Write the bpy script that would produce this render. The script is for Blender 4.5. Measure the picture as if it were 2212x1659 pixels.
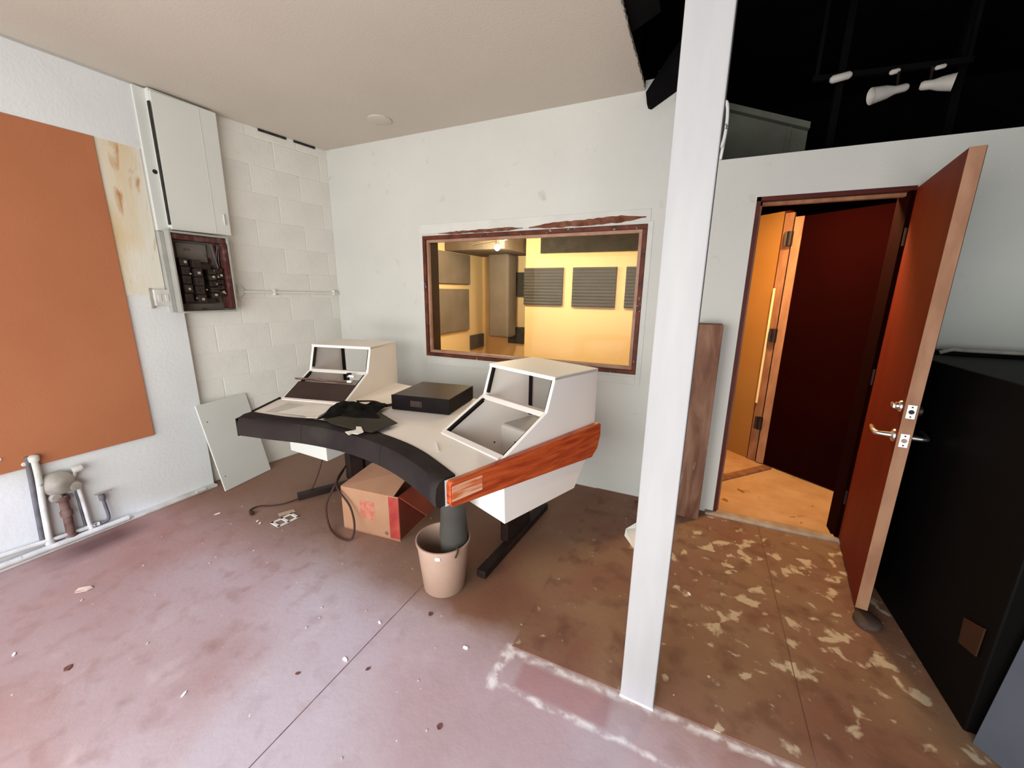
import bpy, bmesh, math, random
from mathutils import Vector, Matrix
random.seed(7)
for o in list(bpy.data.objects): bpy.data.objects.remove(o)
SC = bpy.context.scene
COL = SC.collection
PI = math.pi

# ---------------------------------------------------------------- camera
cam_d = bpy.data.cameras.new('camera'); cam = bpy.data.objects.new('camera', cam_d); COL.objects.link(cam)
cam_d.sensor_fit = 'HORIZONTAL'; cam_d.sensor_width = 36.0
cam_d.lens = 854.0/2212*36.0
cam_d.clip_start = 0.02; cam_d.clip_end = 60
R0 = (0.906419, 0.422212, 0.011894); R1 = (0.107071, -0.202441, -0.973423); R2 = (-0.408583, 0.883603, -0.228704)
m = Matrix(((R0[0], -R1[0], -R2[0], 0), (R0[1], -R1[1], -R2[1], 0), (R0[2], -R1[2], -R2[2], 1.5), (0, 0, 0, 1)))
cam.matrix_world = m
SC.camera = cam

# ---------------------------------------------------------------- world, exposure
w = bpy.data.worlds.new('world'); SC.world = w; w.use_nodes = True
w.node_tree.nodes['Background'].inputs[0].default_value = (0.75, 0.87, 1.0, 1)
w.node_tree.nodes['Background'].inputs[1].default_value = 0.6
SC.view_settings.view_transform = 'Standard'; SC.view_settings.look = 'None'
SC.view_settings.gamma = 1.0; SC.view_settings.use_curve_mapping = False
SC.view_settings.exposure = 0.0
SC.cycles.use_denoising = True
SC.cycles.max_bounces = 10; SC.cycles.diffuse_bounces = 6
SC.cycles.sample_clamp_indirect = 6.0

def area(name, loc, target, sx, sy, power, colr, spread=180):
    d = bpy.data.lights.new(name, 'AREA'); d.shape = 'RECTANGLE'; d.size = sx; d.size_y = sy
    d.energy = power; d.color = colr; d.spread = math.radians(spread)
    o = bpy.data.objects.new(name, d); COL.objects.link(o); o.location = loc
    o.rotation_euler = (Vector(target)-Vector(loc)).to_track_quat('-Z', 'Y').to_euler()
    return o
# daylight: the open loading door behind the camera, and the strip of sky seen above the yard
area('daylight_door', (-0.85, -1.42, 1.12), (-0.85, 2.0, 1.25), 4.1, 2.0, 180, (0.91, 0.965, 0.94))
area('daylight_sky', (0.1, -8.0, 6.95), (-0.9, 0.6, 0.0), 5.5, 0.32, 1500, (0.62, 0.64, 1.0))
def point(name, loc, power, colr, r):
    d = bpy.data.lights.new(name, 'POINT'); d.energy = power; d.color = colr; d.shadow_soft_size = r
    o = bpy.data.objects.new(name, d); COL.objects.link(o); o.location = loc; return o
WARM = (1.0, 0.62, 0.24)
point('live_room_lamp', (-2.22, 4.40, 1.94), 55, (1.0, 0.88, 0.62), 0.05)
area('live_room_ceiling_lamp', (-1.1, 4.2, 2.20), (-1.1, 4.4, 0), 0.5, 0.5, 30, (1.0, 0.88, 0.62))
area('sound_lock_lamp', (0.62, 3.22, 2.24), (0.50, 3.5, 0), 0.16, 0.16, 38, (1.0, 0.64, 0.28))

# ---------------------------------------------------------------- materials
def mat(name, base, rough=0.7, c2=None, scale=5.0, detail=6.0, lo=0.35, hi=0.65, bump=0.0, bscale=40.0,
        metal=0.0, spec=0.3, stretch=(1, 1, 1), dist=0.0, c3=None, s3=20.0, lo3=0.6, hi3=0.7, coat=0.0):
    mt = bpy.data.materials.new(name); mt.use_nodes = True
    nt = mt.node_tree; b = nt.nodes['Principled BSDF']; L = nt.links
    b.inputs['Roughness'].default_value = rough; b.inputs['Metallic'].default_value = metal
    b.inputs['Specular IOR Level'].default_value = spec; b.inputs['Coat Weight'].default_value = coat
    b.inputs['Base Color'].default_value = (*base, 1)
    tc = nt.nodes.new('ShaderNodeTexCoord'); mp = nt.nodes.new('ShaderNodeMapping')
    mp.inputs['Scale'].default_value = stretch; L.new(tc.outputs['Object'], mp.inputs[0])
    def nz(s, d=detail, ds=0.0):
        n = nt.nodes.new('ShaderNodeTexNoise'); n.inputs['Scale'].default_value = s; n.inputs['Detail'].default_value = d
        n.inputs['Distortion'].default_value = ds; L.new(mp.outputs[0], n.inputs['Vector']); return n.outputs['Fac']
    def rng(src, a, c):
        r = nt.nodes.new('ShaderNodeMapRange'); r.inputs['From Min'].default_value = a; r.inputs['From Max'].default_value = c
        L.new(src, r.inputs['Value']); return r.outputs[0]
    def mix(f, a, c):
        x = nt.nodes.new('ShaderNodeMix'); x.data_type = 'RGBA'; L.new(f, x.inputs[0])
        if isinstance(a, tuple): x.inputs[6].default_value = (*a, 1)
        else: L.new(a, x.inputs[6])
        if isinstance(c, tuple): x.inputs[7].default_value = (*c, 1)
        else: L.new(c, x.inputs[7])
        return x.outputs[2]
    out = None
    if c2 is not None: out = mix(rng(nz(scale, detail, dist), lo, hi), base, c2)
    if c3 is not None: out = mix(rng(nz(s3, 8, 0.4), lo3, hi3), out if out is not None else base, c3)
    if out is not None: L.new(out, b.inputs['Base Color'])
    if bump > 0:
        bp = nt.nodes.new('ShaderNodeBump'); bp.inputs['Strength'].default_value = bump; bp.inputs['Distance'].default_value = 0.004
        L.new(nz(bscale, 4), bp.inputs['Height']); L.new(bp.outputs[0], b.inputs['Normal'])
    mt['x'] = 1
    return mt, nt, b, mp, nz, rng, mix

M = {}
def add(name, *a, **k): M[name] = mat(name, *a, **k)[0]
WH = (0.635, 0.62, 0.575)
add('white_wall', WH, 0.75, c2=(0.585, 0.57, 0.53), scale=1.3, bump=0.25, bscale=60, c3=(0.50, 0.47, 0.42), s3=9, lo3=0.66, hi3=0.8)
add('left_wall', (0.74, 0.745, 0.745), 0.75, c2=(0.69, 0.695, 0.695), scale=2.2, bump=0.3, bscale=45, c3=(0.42, 0.41, 0.40), s3=13, lo3=0.70, hi3=0.8)
add('block_paint', (0.76, 0.735, 0.67), 0.7, c2=(0.69, 0.665, 0.61), scale=3.0, bump=0.5, bscale=55, c3=(0.42, 0.40, 0.36), s3=11, lo3=0.68, hi3=0.8)
add('mortar_paint', (0.74, 0.715, 0.65), 0.8, c2=(0.67, 0.645, 0.59), scale=6)
add('plaster_patch', (0.66, 0.64, 0.60), 0.8, c2=(0.60, 0.58, 0.54), scale=6, bump=0.2)
add('ceiling_paint', (0.58, 0.52, 0.45), 0.85, c2=(0.535, 0.48, 0.41), scale=0.9, bump=0.25, bscale=80)
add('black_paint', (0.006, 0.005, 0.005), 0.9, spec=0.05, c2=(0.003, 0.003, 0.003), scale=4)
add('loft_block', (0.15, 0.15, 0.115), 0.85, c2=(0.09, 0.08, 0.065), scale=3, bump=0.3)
add('cabinet_white', (0.70, 0.70, 0.66), 0.5, c2=(0.66, 0.66, 0.62), scale=2)
add('gap_dark', (0.02, 0.018, 0.015), 0.9, c2=(0.04, 0.035, 0.03), scale=20)
add('orange_board', (0.40, 0.140, 0.062), 0.75, c2=(0.44, 0.160, 0.072), scale=1.6, bump=0.15, bscale=120)
add('post_paint', (0.43, 0.41, 0.41), 0.6, c2=(0.385, 0.365, 0.37), scale=3, stretch=(4, 4, 0.6), bump=0.1)
add('desk_laminate', (0.90, 0.835, 0.79), 0.5, c2=(0.86, 0.795, 0.75), scale=2)
add('desk_inner', (0.50, 0.47, 0.44), 0.6, c2=(0.44, 0.41, 0.38), scale=3)
add('rail_black', (0.007, 0.004, 0.004), 0.6, spec=0.12, c2=(0.010, 0.006, 0.006), scale=8)
add('arm_pad', (0.036, 0.028, 0.026), 0.9, spec=0.12, c2=(0.022, 0.016, 0.017), scale=3, bump=0.3, bscale=300, c3=(0.045, 0.04, 0.035), s3=2.5, lo3=0.55, hi3=0.7)
add('wood_trim', (0.60, 0.105, 0.025), 0.42, c2=(0.34, 0.035, 0.009), scale=6, stretch=(1.0, 1.0, 9), dist=0.4, spec=0.5, coat=0.3)
add('wood_end', (0.80, 0.46, 0.30), 0.5, c2=(0.60, 0.13, 0.035), scale=5, stretch=(1, 1, 11), lo=0.42, hi=0.60)
add('black_steel', (0.012, 0.008, 0.007), 0.5, c2=(0.03, 0.015, 0.012), scale=10)
add('amp_case', (0.008, 0.004, 0.0035), 0.6, c2=(0.012, 0.007, 0.005), scale=5, spec=0.12)
add('amp_top', (0.075, 0.045, 0.028), 0.45, c2=(0.055, 0.032, 0.02), scale=5, spec=0.5)
add('blank_panel', (0.05, 0.028, 0.022), 0.5, c2=(0.035, 0.018, 0.014), scale=7)
add('dark_cloth', (0.004, 0.004, 0.004), 0.9, spec=0.08, c2=(0.011, 0.009, 0.007), scale=5, bump=0.3)
add('foam_mat', (0.05, 0.042, 0.03), 0.9, c2=(0.03, 0.025, 0.018), scale=6)
add('paper', (0.93, 0.91, 0.87), 0.7, c2=(0.82, 0.78, 0.72), scale=3)
add('cardboard', (0.44, 0.235, 0.14), 0.8, c2=(0.37, 0.19, 0.11), scale=4, bump=0.2, c3=(0.27, 0.14, 0.07), s3=5, lo3=0.62, hi3=0.75)
add('red_print', (0.42, 0.065, 0.045), 0.7, c2=(0.30, 0.03, 0.025), scale=9)
add('red_faded', (0.46, 0.13, 0.085), 0.7, c2=(0.50, 0.20, 0.13), scale=30, lo=0.45, hi=0.6)
add('carton_red', (0.24, 0.04, 0.02), 0.75, c2=(0.15, 0.035, 0.015), scale=5)
add('bin_plastic', (0.48, 0.32, 0.245), 0.4, c2=(0.43, 0.28, 0.21), scale=5, spec=0.4)
add('foam_grey', (0.075, 0.066, 0.058), 0.9, c2=(0.055, 0.048, 0.042), scale=6, bump=0.3, bscale=200)
add('window_wood', (0.15, 0.032, 0.012), 0.6, c2=(0.06, 0.014, 0.006), scale=12, bump=0.2, c3=(0.45, 0.33, 0.27), s3=30, lo3=0.66, hi3=0.72)
add('window_stop', (0.42, 0.24, 0.17), 0.5, c2=(0.32, 0.16, 0.10), scale=10)
add('window_dark', (0.03, 0.012, 0.007), 0.6, c2=(0.05, 0.02, 0.012), scale=10)
add('stripped_wood', (0.11, 0.025, 0.012), 0.8, c2=(0.22, 0.09, 0.05), scale=20)
add('live_wall', (0.80, 0.60, 0.34), 0.8, c2=(0.76, 0.56, 0.31), scale=1.2)
add('live_wood_floor', (0.35, 0.18, 0.07), 0.6, c2=(0.25, 0.12, 0.05), scale=3)
add('acoustic_foam', (0.085, 0.075, 0.070), 0.95, c2=(0.065, 0.058, 0.053), scale=8, bump=0.3)
add('fabric_panel', (0.20, 0.16, 0.135), 0.95, c2=(0.165, 0.135, 0.11), scale=4)
add('door_veneer', (0.15, 0.011, 0.0012), 0.6, c2=(0.12, 0.008, 0.001), scale=2.5, stretch=(4, 4, 0.7), spec=0.15)
add('door_edge', (0.37, 0.19, 0.11), 0.65, c2=(0.28, 0.13, 0.07), scale=6, stretch=(3, 3, 1))
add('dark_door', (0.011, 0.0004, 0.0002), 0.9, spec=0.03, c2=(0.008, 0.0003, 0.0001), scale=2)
add('lock_panel', (0.36, 0.18, 0.05), 0.6, c2=(0.33, 0.155, 0.036), scale=2)
add('jamb_wood', (0.34, 0.17, 0.09), 0.6, c2=(0.22, 0.09, 0.045), scale=14, stretch=(1, 1, 0.3))
add('jamb_red', (0.085, 0.008, 0.004), 0.6, c2=(0.06, 0.005, 0.003), scale=8)
add('light_gap_strip', (0.92, 0.72, 0.45), 0.5, c2=(0.88, 0.66, 0.40), scale=8)  # bright base colour stands in for light through the hinge gap
add('hinge_black', (0.012, 0.005, 0.004), 0.5, c2=(0.02, 0.01, 0.008), scale=20)
add('chrome', (0.85, 0.82, 0.78), 0.28, metal=1.0, c2=(0.80, 0.77, 0.73), scale=20)
add('latch_plate', (0.92, 0.90, 0.87), 0.45, metal=0.25, c2=(0.88, 0.86, 0.83), scale=20)
add('plank_wood', (0.27, 0.145, 0.095), 0.85, c2=(0.12, 0.045, 0.026), scale=6, stretch=(2, 2, 0.35), dist=0.8, bump=0.3, c3=(0.38, 0.28, 0.22), s3=12, lo3=0.66, hi3=0.75)
add('threshold_paint', (0.42, 0.34, 0.28), 0.7, c2=(0.30, 0.22, 0.17), scale=12)
add('lock_floor', (0.60, 0.36, 0.20), 0.6, c2=(0.50, 0.27, 0.13), scale=5, c3=(0.30, 0.12, 0.03), s3=8, lo3=0.64, hi3=0.68)
add('panel_metal', (0.40, 0.39, 0.36), 0.5, c2=(0.34, 0.33, 0.30), scale=6)
add('panel_inner', (0.20, 0.18, 0.15), 0.55, c2=(0.16, 0.14, 0.12), scale=6, c3=(0.07, 0.015, 0.012), s3=14, lo3=0.58, hi3=0.7)
add('panel_rust', (0.075, 0.018, 0.014), 0.7, c2=(0.16, 0.10, 0.09), scale=18, lo=0.5, hi=0.75)
add('breaker', (0.010, 0.006, 0.006), 0.35, c2=(0.025, 0.015, 0.014), scale=30, spec=0.6)
add('screw_steel', (0.62, 0.57, 0.52), 0.35, metal=0.6, c2=(0.5, 0.45, 0.4), scale=30)
add('wire_pink', (0.27, 0.16, 0.14), 0.6, c2=(0.2, 0.1, 0.09), scale=20)
add('pipe_white', (0.68, 0.66, 0.62), 0.6, c2=(0.50, 0.49, 0.46), scale=12, c3=(0.25, 0.22, 0.20), s3=25, lo3=0.66, hi3=0.72)
add('pipe_dark', (0.10, 0.09, 0.10), 0.6, c2=(0.16, 0.15, 0.16), scale=14)
add('pipe_rust', (0.10, 0.045, 0.035), 0.8, c2=(0.18, 0.11, 0.09), scale=18)
add('valve_grey', (0.40, 0.36, 0.32), 0.6, c2=(0.27, 0.235, 0.20), scale=15)
add('cord_brown', (0.045, 0.018, 0.012), 0.6, c2=(0.06, 0.025, 0.015), scale=20)
add('grey_face', (0.075, 0.082, 0.10), 0.7, c2=(0.065, 0.07, 0.088), scale=6)
add('piano_black', (0.0022, 0.0016, 0.0016), 0.6, spec=0.08, c2=(0.003, 0.0022, 0.002), scale=3)
add('brown_patch', (0.04, 0.012, 0.004), 0.6, c2=(0.03, 0.009, 0.003), scale=6)
add('rubber', (0.05, 0.03, 0.022), 0.8, c2=(0.08, 0.05, 0.04), scale=10)
add('flood_white', (0.70, 0.64, 0.58), 0.5, c2=(0.6, 0.54, 0.49), scale=8)
add('white_plastic', (0.85, 0.84, 0.82), 0.5, c2=(0.8, 0.79, 0.77), scale=8)
add('leaf_debris', (0.16, 0.06, 0.04), 0.8, c2=(0.1, 0.04, 0.03), scale=30)
add('tape_white', (0.55, 0.42, 0.33), 0.8, c2=(0.5, 0.38, 0.3), scale=30)

# glass
g = bpy.data.materials.new('glass'); g.use_nodes = True; nt = g.node_tree; nt.nodes.clear()
o_ = nt.nodes.new('ShaderNodeOutputMaterial'); tr = nt.nodes.new('ShaderNodeBsdfTransparent'); gl = nt.nodes.new('ShaderNodeBsdfGlossy')
gl.inputs['Roughness'].default_value = 0.02; fr = nt.nodes.new('ShaderNodeFresnel'); fr.inputs['IOR'].default_value = 1.5
tr.inputs[0].default_value = (0.96, 0.96, 0.94, 1)
mx = nt.nodes.new('ShaderNodeMixShader'); fm = nt.nodes.new('ShaderNodeMath'); fm.operation = 'MULTIPLY'; fm.inputs[1].default_value = 0.07; nt.links.new(fr.outputs[0], fm.inputs[0]); nt.links.new(fm.outputs[0], mx.inputs[0]); nt.links.new(tr.outputs[0], mx.inputs[1]); nt.links.new(gl.outputs[0], mx.inputs[2]); nt.links.new(mx.outputs[0], o_.inputs[0])
M['glass'] = g
e = bpy.data.materials.new('bulb_glow'); e.use_nodes = True
e.node_tree.nodes['Principled BSDF'].inputs['Emission Color'].default_value = (1, 0.86, 0.6, 1)
e.node_tree.nodes['Principled BSDF'].inputs['Emission Strength'].default_value = 25
M['bulb_glow'] = e

# stained plaster (rust-yellow jamb)
mt, nt, b, mp, nz, rng, mix = mat('stained_plaster', (0.72, 0.68, 0.58), 0.8, bump=0.2, stretch=(1, 1.6, 0.45))
c = mix(rng(nz(3.0, 6, 0.5), 0.40, 0.66), (0.74, 0.70, 0.60), (0.66, 0.50, 0.28))
c = mix(rng(nz(7.0, 8, 1.2), 0.60, 0.72), c, (0.45, 0.20, 0.06))
nt.links.new(c, b.inputs['Base Color']); M['stained_plaster'] = mt

# floor materials -------------------------------------------------
def floor_mat(name, ply):
    mt, nt, b, mp, nz, rng, mix = mat(name, (0.3, 0.2, 0.16), 0.62, bump=0.25, bscale=35, spec=0.35)
    L = nt.links
    geo = nt.nodes.new('ShaderNodeNewGeometry'); sep = nt.nodes.new('ShaderNodeSeparateXYZ'); L.new(geo.outputs['Position'], sep.inputs[0])
    L.new(geo.outputs['Position'], mp.inputs[0])
    def mth(op, a, c_=None):
        n = nt.nodes.new('ShaderNodeMath'); n.operation = op
        for i, v in enumerate((a, c_)):
            if v is None: continue
            if isinstance(v, (int, float)): n.inputs[i].default_value = v
            else: L.new(v, n.inputs[i])
        return n.outputs[0]
    X, Y = sep.outputs[0], sep.outputs[1]
    def band(v, a, c_, f=0.03):
        return mth('MULTIPLY', rng(v, a-f, a+f), mth('SUBTRACT', 1.0, rng(v, c_-f, c_+f)))
    if ply:
        c = mix(rng(nz(2.2, 6, 0.6), 0.35, 0.65), (0.235, 0.135, 0.080), (0.205, 0.090, 0.058))
        c = mix(rng(nz(9, 6), 0.5, 0.75), c, (0.13, 0.055, 0.035))
        # pale scraped glue patches, densest in front of the door
        dens = mth('MULTIPLY', band(X, -0.05, 1.3, 0.25), band(Y, 1.45, 2.85, 0.3))
        sp = rng(mth('ADD', nz(11, 6, 0.25), mth('MULTIPLY', dens, 0.10)), 0.665, 0.72)
        c = mix(mth('MULTIPLY', sp, 0.9), c, (0.52, 0.42, 0.30))
        sp2 = rng(nz(19, 5, 0.3), 0.68, 0.74)
        c = mix(mth('MULTIPLY', sp2, 0.6), c, (0.45, 0.36, 0.25))
    else:
        c = mix(rng(nz(1.6, 6, 0.5), 0.38, 0.62), (0.285, 0.150, 0.120), (0.365, 0.245, 0.220))
        c = mix(rng(nz(0.75, 4, 0.3), 0.48, 0.62), c, (0.40, 0.335, 0.33))
        c = mix(mth('MULTIPLY', rng(nz(10, 8, 0.3), 0.52, 0.75), 0.5), c, (0.19, 0.09, 0.065))
        c = mix(mth('MULTIPLY', rng(nz(6, 9, 0.4), 0.60, 0.74), 0.4), c, (0.50, 0.42, 0.38))
        c = mix(mth('MULTIPLY', rng(mth('ADD', X, mth('MULTIPLY', nz(1.3, 4), 0.9)), -1.2, -2.1), 0.55), c, (0.255, 0.125, 0.095))
        c = mix(mth('MULTIPLY', band(mth('ADD', X, mth('MULTIPLY', nz(2.3, 4), 0.5)), -1.3, 0.3, 0.25), 0.5), c, (0.42, 0.35, 0.345))
        # browner further back: shade past the daylight edge painted into the concrete
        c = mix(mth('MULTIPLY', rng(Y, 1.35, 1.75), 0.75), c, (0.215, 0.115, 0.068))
        bare = mth('MULTIPLY', rng(mth('ADD', Y, mth('MULTIPLY', nz(7, 5), 0.16)), 1.34, 1.46), rng(mth('ADD', X, mth('MULTIPLY', nz(2, 5), 0.5)), -1.5, -0.75))  # bare brown floor, its edge also set to carry the daylight's shade
        bc = mix(rng(nz(2.2, 6, 0.6), 0.35, 0.65), (0.235, 0.135, 0.080), (0.205, 0.090, 0.058))
        c = mix(bare, c, bc)
        # glue lines of the removed partition
        wob = mth('MULTIPLY', mth('SUBTRACT', nz(14, 6), 0.5), 0.05)
        Yw = mth('ADD', Y, wob); Xw = mth('ADD', X, wob)
        rag = rng(nz(22, 5), 0.38, 0.58)
        l1 = mth('MULTIPLY', band(Yw, 1.252, 1.276, 0.010), rng(X, -0.60, -0.54))
        l2 = mth('MULTIPLY', band(Yw, 1.100, 1.118, 0.008), rng(X, -0.60, -0.54))
        l3 = mth('MULTIPLY', band(Xw, -0.60, -0.565, 0.010), band(Y, 1.08, 1.29, 0.01))
        ln = mth('MULTIPLY', mth('MINIMUM', mth('ADD', mth('ADD', l1, l2), l3), 1.0), rag)
        c = mix(ln, c, (0.66, 0.60, 0.54))
        inside = mth('MULTIPLY', band(Y, 1.125, 1.24, 0.01), band(X, -0.50, -0.14, 0.012))
        c = mix(mth('MULTIPLY', inside, 0.6), c, (0.30, 0.135, 0.125))
        # damp dark stain by the gas pipes
        stn = mth('MULTIPLY', band(X, -3.22, -3.02, 0.06), band(Y, 0.70, 1.05, 0.10))
        c = mix(mth('MULTIPLY', stn, 0.8), c, (0.075, 0.03, 0.025))
        # white splats
        sp = mth('MULTIPLY', rng(nz(30, 3, 0.2), 0.74, 0.76), 0.85)
        c = mix(sp, c, (0.68, 0.60, 0.56))
    L.new(c, b.inputs['Base Color'])
    return mt
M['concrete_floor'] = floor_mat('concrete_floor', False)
M['ply_floor'] = floor_mat('ply_floor', True)

# ---------------------------------------------------------------- mesh helpers
ORG = {}
class MB:
    def __init__(s, fr=None): s.v = []; s.f = []; s.fr = fr; s.smooth = []
    def P(s, p):
        if s.fr is None: return Vector(p)
        O, u, v = s.fr
        return Vector((O[0]+u[0]*p[0]+v[0]*p[1], O[1]+u[1]*p[0]+v[1]*p[1], O[2]+p[2]))
    def add(s, vs, fs, sm=False):
        n = len(s.v); s.v += [s.P(p) for p in vs]; s.f += [tuple(i+n for i in f) for f in fs]; s.smooth += [sm]*len(fs); return s
    def box(s, x0, x1, y0, y1, z0, z1):
        return s.add([(x0,y0,z0),(x1,y0,z0),(x1,y1,z0),(x0,y1,z0),(x0,y0,z1),(x1,y0,z1),(x1,y1,z1),(x0,y1,z1)],
                     [(0,3,2,1),(4,5,6,7),(0,1,5,4),(1,2,6,5),(2,3,7,6),(3,0,4,7)])
    def pair(s, a, b_):      # two matching loops joined to a solid
        n = len(a)
        return s.add(list(a)+list(b_), [tuple(range(n-1, -1, -1)), tuple(range(n, 2*n))]+[(i, (i+1) % n, (i+1) % n+n, i+n) for i in range(n)])
    def slab(s, xy, z0, z1): return s.pair([(x, y, z0) for x, y in xy], [(x, y, z1) for x, y in xy])
    def ext_x(s, yz, x0, x1): return s.pair([(x0, y, z) for y, z in yz], [(x1, y, z) for y, z in yz])
    def ext_y(s, xz, y0, y1): return s.pair([(x, y0, z) for x, z in xz], [(x, y1, z) for x, z in xz])
    def bar(s, p, q, wd, ht, up=(0, 0, 1)):
        p, q = Vector(p), Vector(q); d = (q-p).normalized(); sd = d.cross(Vector(up)).normalized()*wd/2; u = sd.cross(d).normalized()*ht/2
        return s.pair([p-sd-u, p+sd-u, p+sd+u, p-sd+u], [q-sd-u, q+sd-u, q+sd+u, q-sd+u])
    def tube(s, pts, r, seg=10, cap=True):
        pts = [Vector(p) for p in pts]; n = len(pts); rr = r if isinstance(r, (list, tuple)) else [r]*n
        vs = []; prev = None
        for i, p in enumerate(pts):
            d = (pts[min(i+1, n-1)]-pts[max(i-1, 0)]).normalized()
            if prev is None:
                a = d.cross(Vector((0, 0, 1)));
                if a.length < 1e-3: a = d.cross(Vector((1, 0, 0)))
                a.normalize()
            else:
                a = (prev-d*prev.dot(d)).normalized()
            prev = a; b_ = d.cross(a)
            for k in range(seg):
                t = 2*PI*k/seg; vs.append(p+(a*math.cos(t)+b_*math.sin(t))*rr[i])
        fs = [(i*seg+k, i*seg+(k+1) % seg, (i+1)*seg+(k+1) % seg, (i+1)*seg+k) for i in range(n-1) for k in range(seg)]
        if cap: fs += [tuple(range(seg-1, -1, -1)), tuple((n-1)*seg+k for k in range(seg))]
        return s.add(vs, fs, True)
    def lathe(s, prof, c, axis=(0, 0, 1), seg=32):
        ax = Vector(axis).normalized(); a = ax.cross(Vector((0, 0, 1)))
        if a.length < 1e-3: a = Vector((1, 0, 0))
        a.normalize(); b_ = ax.cross(a); c = Vector(c); n = len(prof); vs = []
        for r, h in prof:
            for k in range(seg):
                t = 2*PI*k/seg; vs.append(c+ax*h+(a*math.cos(t)+b_*math.sin(t))*max(r, 1e-4))
        fs = [(i*seg+k, i*seg+(k+1) % seg, (i+1)*seg+(k+1) % seg, (i+1)*seg+k) for i in range(n-1) for k in range(seg)]
        fs += [tuple(range(seg-1, -1, -1)), tuple((n-1)*seg+k for k in range(seg))]
        return s.add(vs, fs, True)
    def build(s, name, mt, parent=None, bev=0.0, seg=2, origin=None):
        if parent is not None: O = ORG[parent.name]
        else:
            xs = [p.x for p in s.v]; ys = [p.y for p in s.v]; zs = [p.z for p in s.v]
            O = Vector(origin) if origin else Vector(((min(xs)+max(xs))/2, (min(ys)+max(ys))/2, min(zs)))
        me = bpy.data.meshes.new(name); me.from_pydata([tuple(p-O) for p in s.v], [], s.f); me.materials.append(M[mt])
        for p, sm in zip(me.polygons, s.smooth): p.use_smooth = sm
        bm = bmesh.new(); bm.from_mesh(me); bmesh.ops.recalc_face_normals(bm, faces=bm.faces); bm.to_mesh(me); bm.free()
        o = bpy.data.objects.new(name, me); COL.objects.link(o)
        if parent is not None: o.parent = parent
        else: o.location = O
        ORG[o.name] = O.copy()
        if any(s.smooth):
            md = o.modifiers.new('es', 'EDGE_SPLIT'); md.split_angle = math.radians(40)
        if bev > 0:
            md = o.modifiers.new('bev', 'BEVEL'); md.width = bev; md.segments = seg; md.limit_method = 'ANGLE'; md.angle_limit = math.radians(35)
        return o
def tag(o, label=None, cat=None, group=None, kind=None):
    if label: o['label'] = label
    if cat: o['category'] = cat
    if group: o['group'] = group
    if kind: o['kind'] = kind
    return o
def thing(name, label, cat, loc, group=None):
    o = bpy.data.objects.new(name, None); COL.objects.link(o); o.location = loc; o.empty_display_size = 0.1
    ORG[o.name] = Vector(loc); return tag(o, label, cat, group)
def S(o, label, cat='wall'): return tag(o, label, cat, kind='structure')
def bez(pts, n=8):      # Catmull-Rom through points
    P = [Vector(p) for p in pts]; P = [2*P[0]-P[1]]+P+[2*P[-1]-P[-2]]; out = []
    for i in range(1, len(P)-2):
        for k in range(n):
            t = k/n
            out.append(0.5*((2*P[i])+(-P[i-1]+P[i+1])*t+(2*P[i-1]-5*P[i]+4*P[i+1]-P[i+2])*t*t+(-P[i-1]+3*P[i]-3*P[i+1]+P[i+2])*t**3))
    out.append(P[-2]); return out

# ================================================================ SETTING
YB = 2.86      # face of the wall with the window and the door
ZC = 2.71
ceil_x = -0.445
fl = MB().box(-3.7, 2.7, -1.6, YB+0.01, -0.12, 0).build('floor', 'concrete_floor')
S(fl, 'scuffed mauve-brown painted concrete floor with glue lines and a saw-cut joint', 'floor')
MB().box(-1.1535, -1.1500, -1.5, 1.42, -0.001, 0.0008).build('floor_joint', 'pipe_rust', fl)
# plywood sheets in front of the door
for i, (x0, x1) in enumerate(((-0.578, 0.505), (0.509, 1.50), (1.504, 2.6))):
    MB().box(x0, x1, 1.285, YB, 0, 0.004).build('floor_sheet', 'ply_floor', fl)

# left wall: front part (boarded window) and painted block part
wl = MB().box(-3.60, -3.29, -1.6, 1.59, 0, ZC).build('wall_left', 'left_wall'); S(wl, 'white painted left wall carrying the orange board and the pipes')
def blocks(parent, P0, P1, z0, z1, bw=0.40, bh=0.203, prot=0.0016, name='block'):
    P0 = Vector(P0); P1 = Vector(P1); d = (P1-P0); Ln = d.length; d.normalize(); n = Vector((-d.y, d.x))
    if n.x < 0: n = -n
    meshes = {}
    r = 0; z = z0
    while z < z1-0.02:
        zt = min(z+bh, z1); x = -(bw/2 if r % 2 else 0.0)
        while x < Ln-0.01:
            a = max(x, 0)+0.002; c_ = min(x+bw, Ln)-0.002
            if c_-a > 0.02:
                key = (round(c_-a, 3), round(zt-z, 3))
                if key not in meshes:
                    L_, H = key; H -= 0.004
                    q = MB((Vector((0, 0, 0)), (d.x, d.y), (n.x, n.y)))
                    e_ = 0.004
                    q.pair([(0, 0, 0), (L_, 0, 0), (L_, 0, H), (0, 0, H)], [(e_, prot, e_), (L_-e_, prot, e_), (L_-e_, prot, H-e_), (e_, prot, H-e_)])
                    me = bpy.data.meshes.new(name); me.from_pydata([tuple(p) for p in q.v], [], q.f); me.materials.append(M['block_paint'])
                    bm = bmesh.new(); bm.from_mesh(me); bmesh.ops.recalc_face_normals(bm, faces=bm.faces); bm.to_mesh(me); bm.free()
                    meshes[key] = me
                o = bpy.data.objects.new(name, meshes[key]); COL.objects.link(o); o.parent = parent
                o.location = Vector((P0.x+d.x*a, P0.y+d.y*a, z+0.002))-ORG[parent.name]
            x += bw
        z = zt; r += 1
bx0, bx1 = -3.345, -3.195
wb_ = MB().slab([(bx0, 1.59), (bx1, YB), (-3.7, YB), (-3.7, 1.59)], 0, ZC).build('wall_left_rear', 'mortar_paint')
S(wb_, 'white painted concrete block wall behind the fuse panel and desk')
blocks(wb_, (bx0, 1.59), (bx1, YB), 0.0, ZC)

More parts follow.
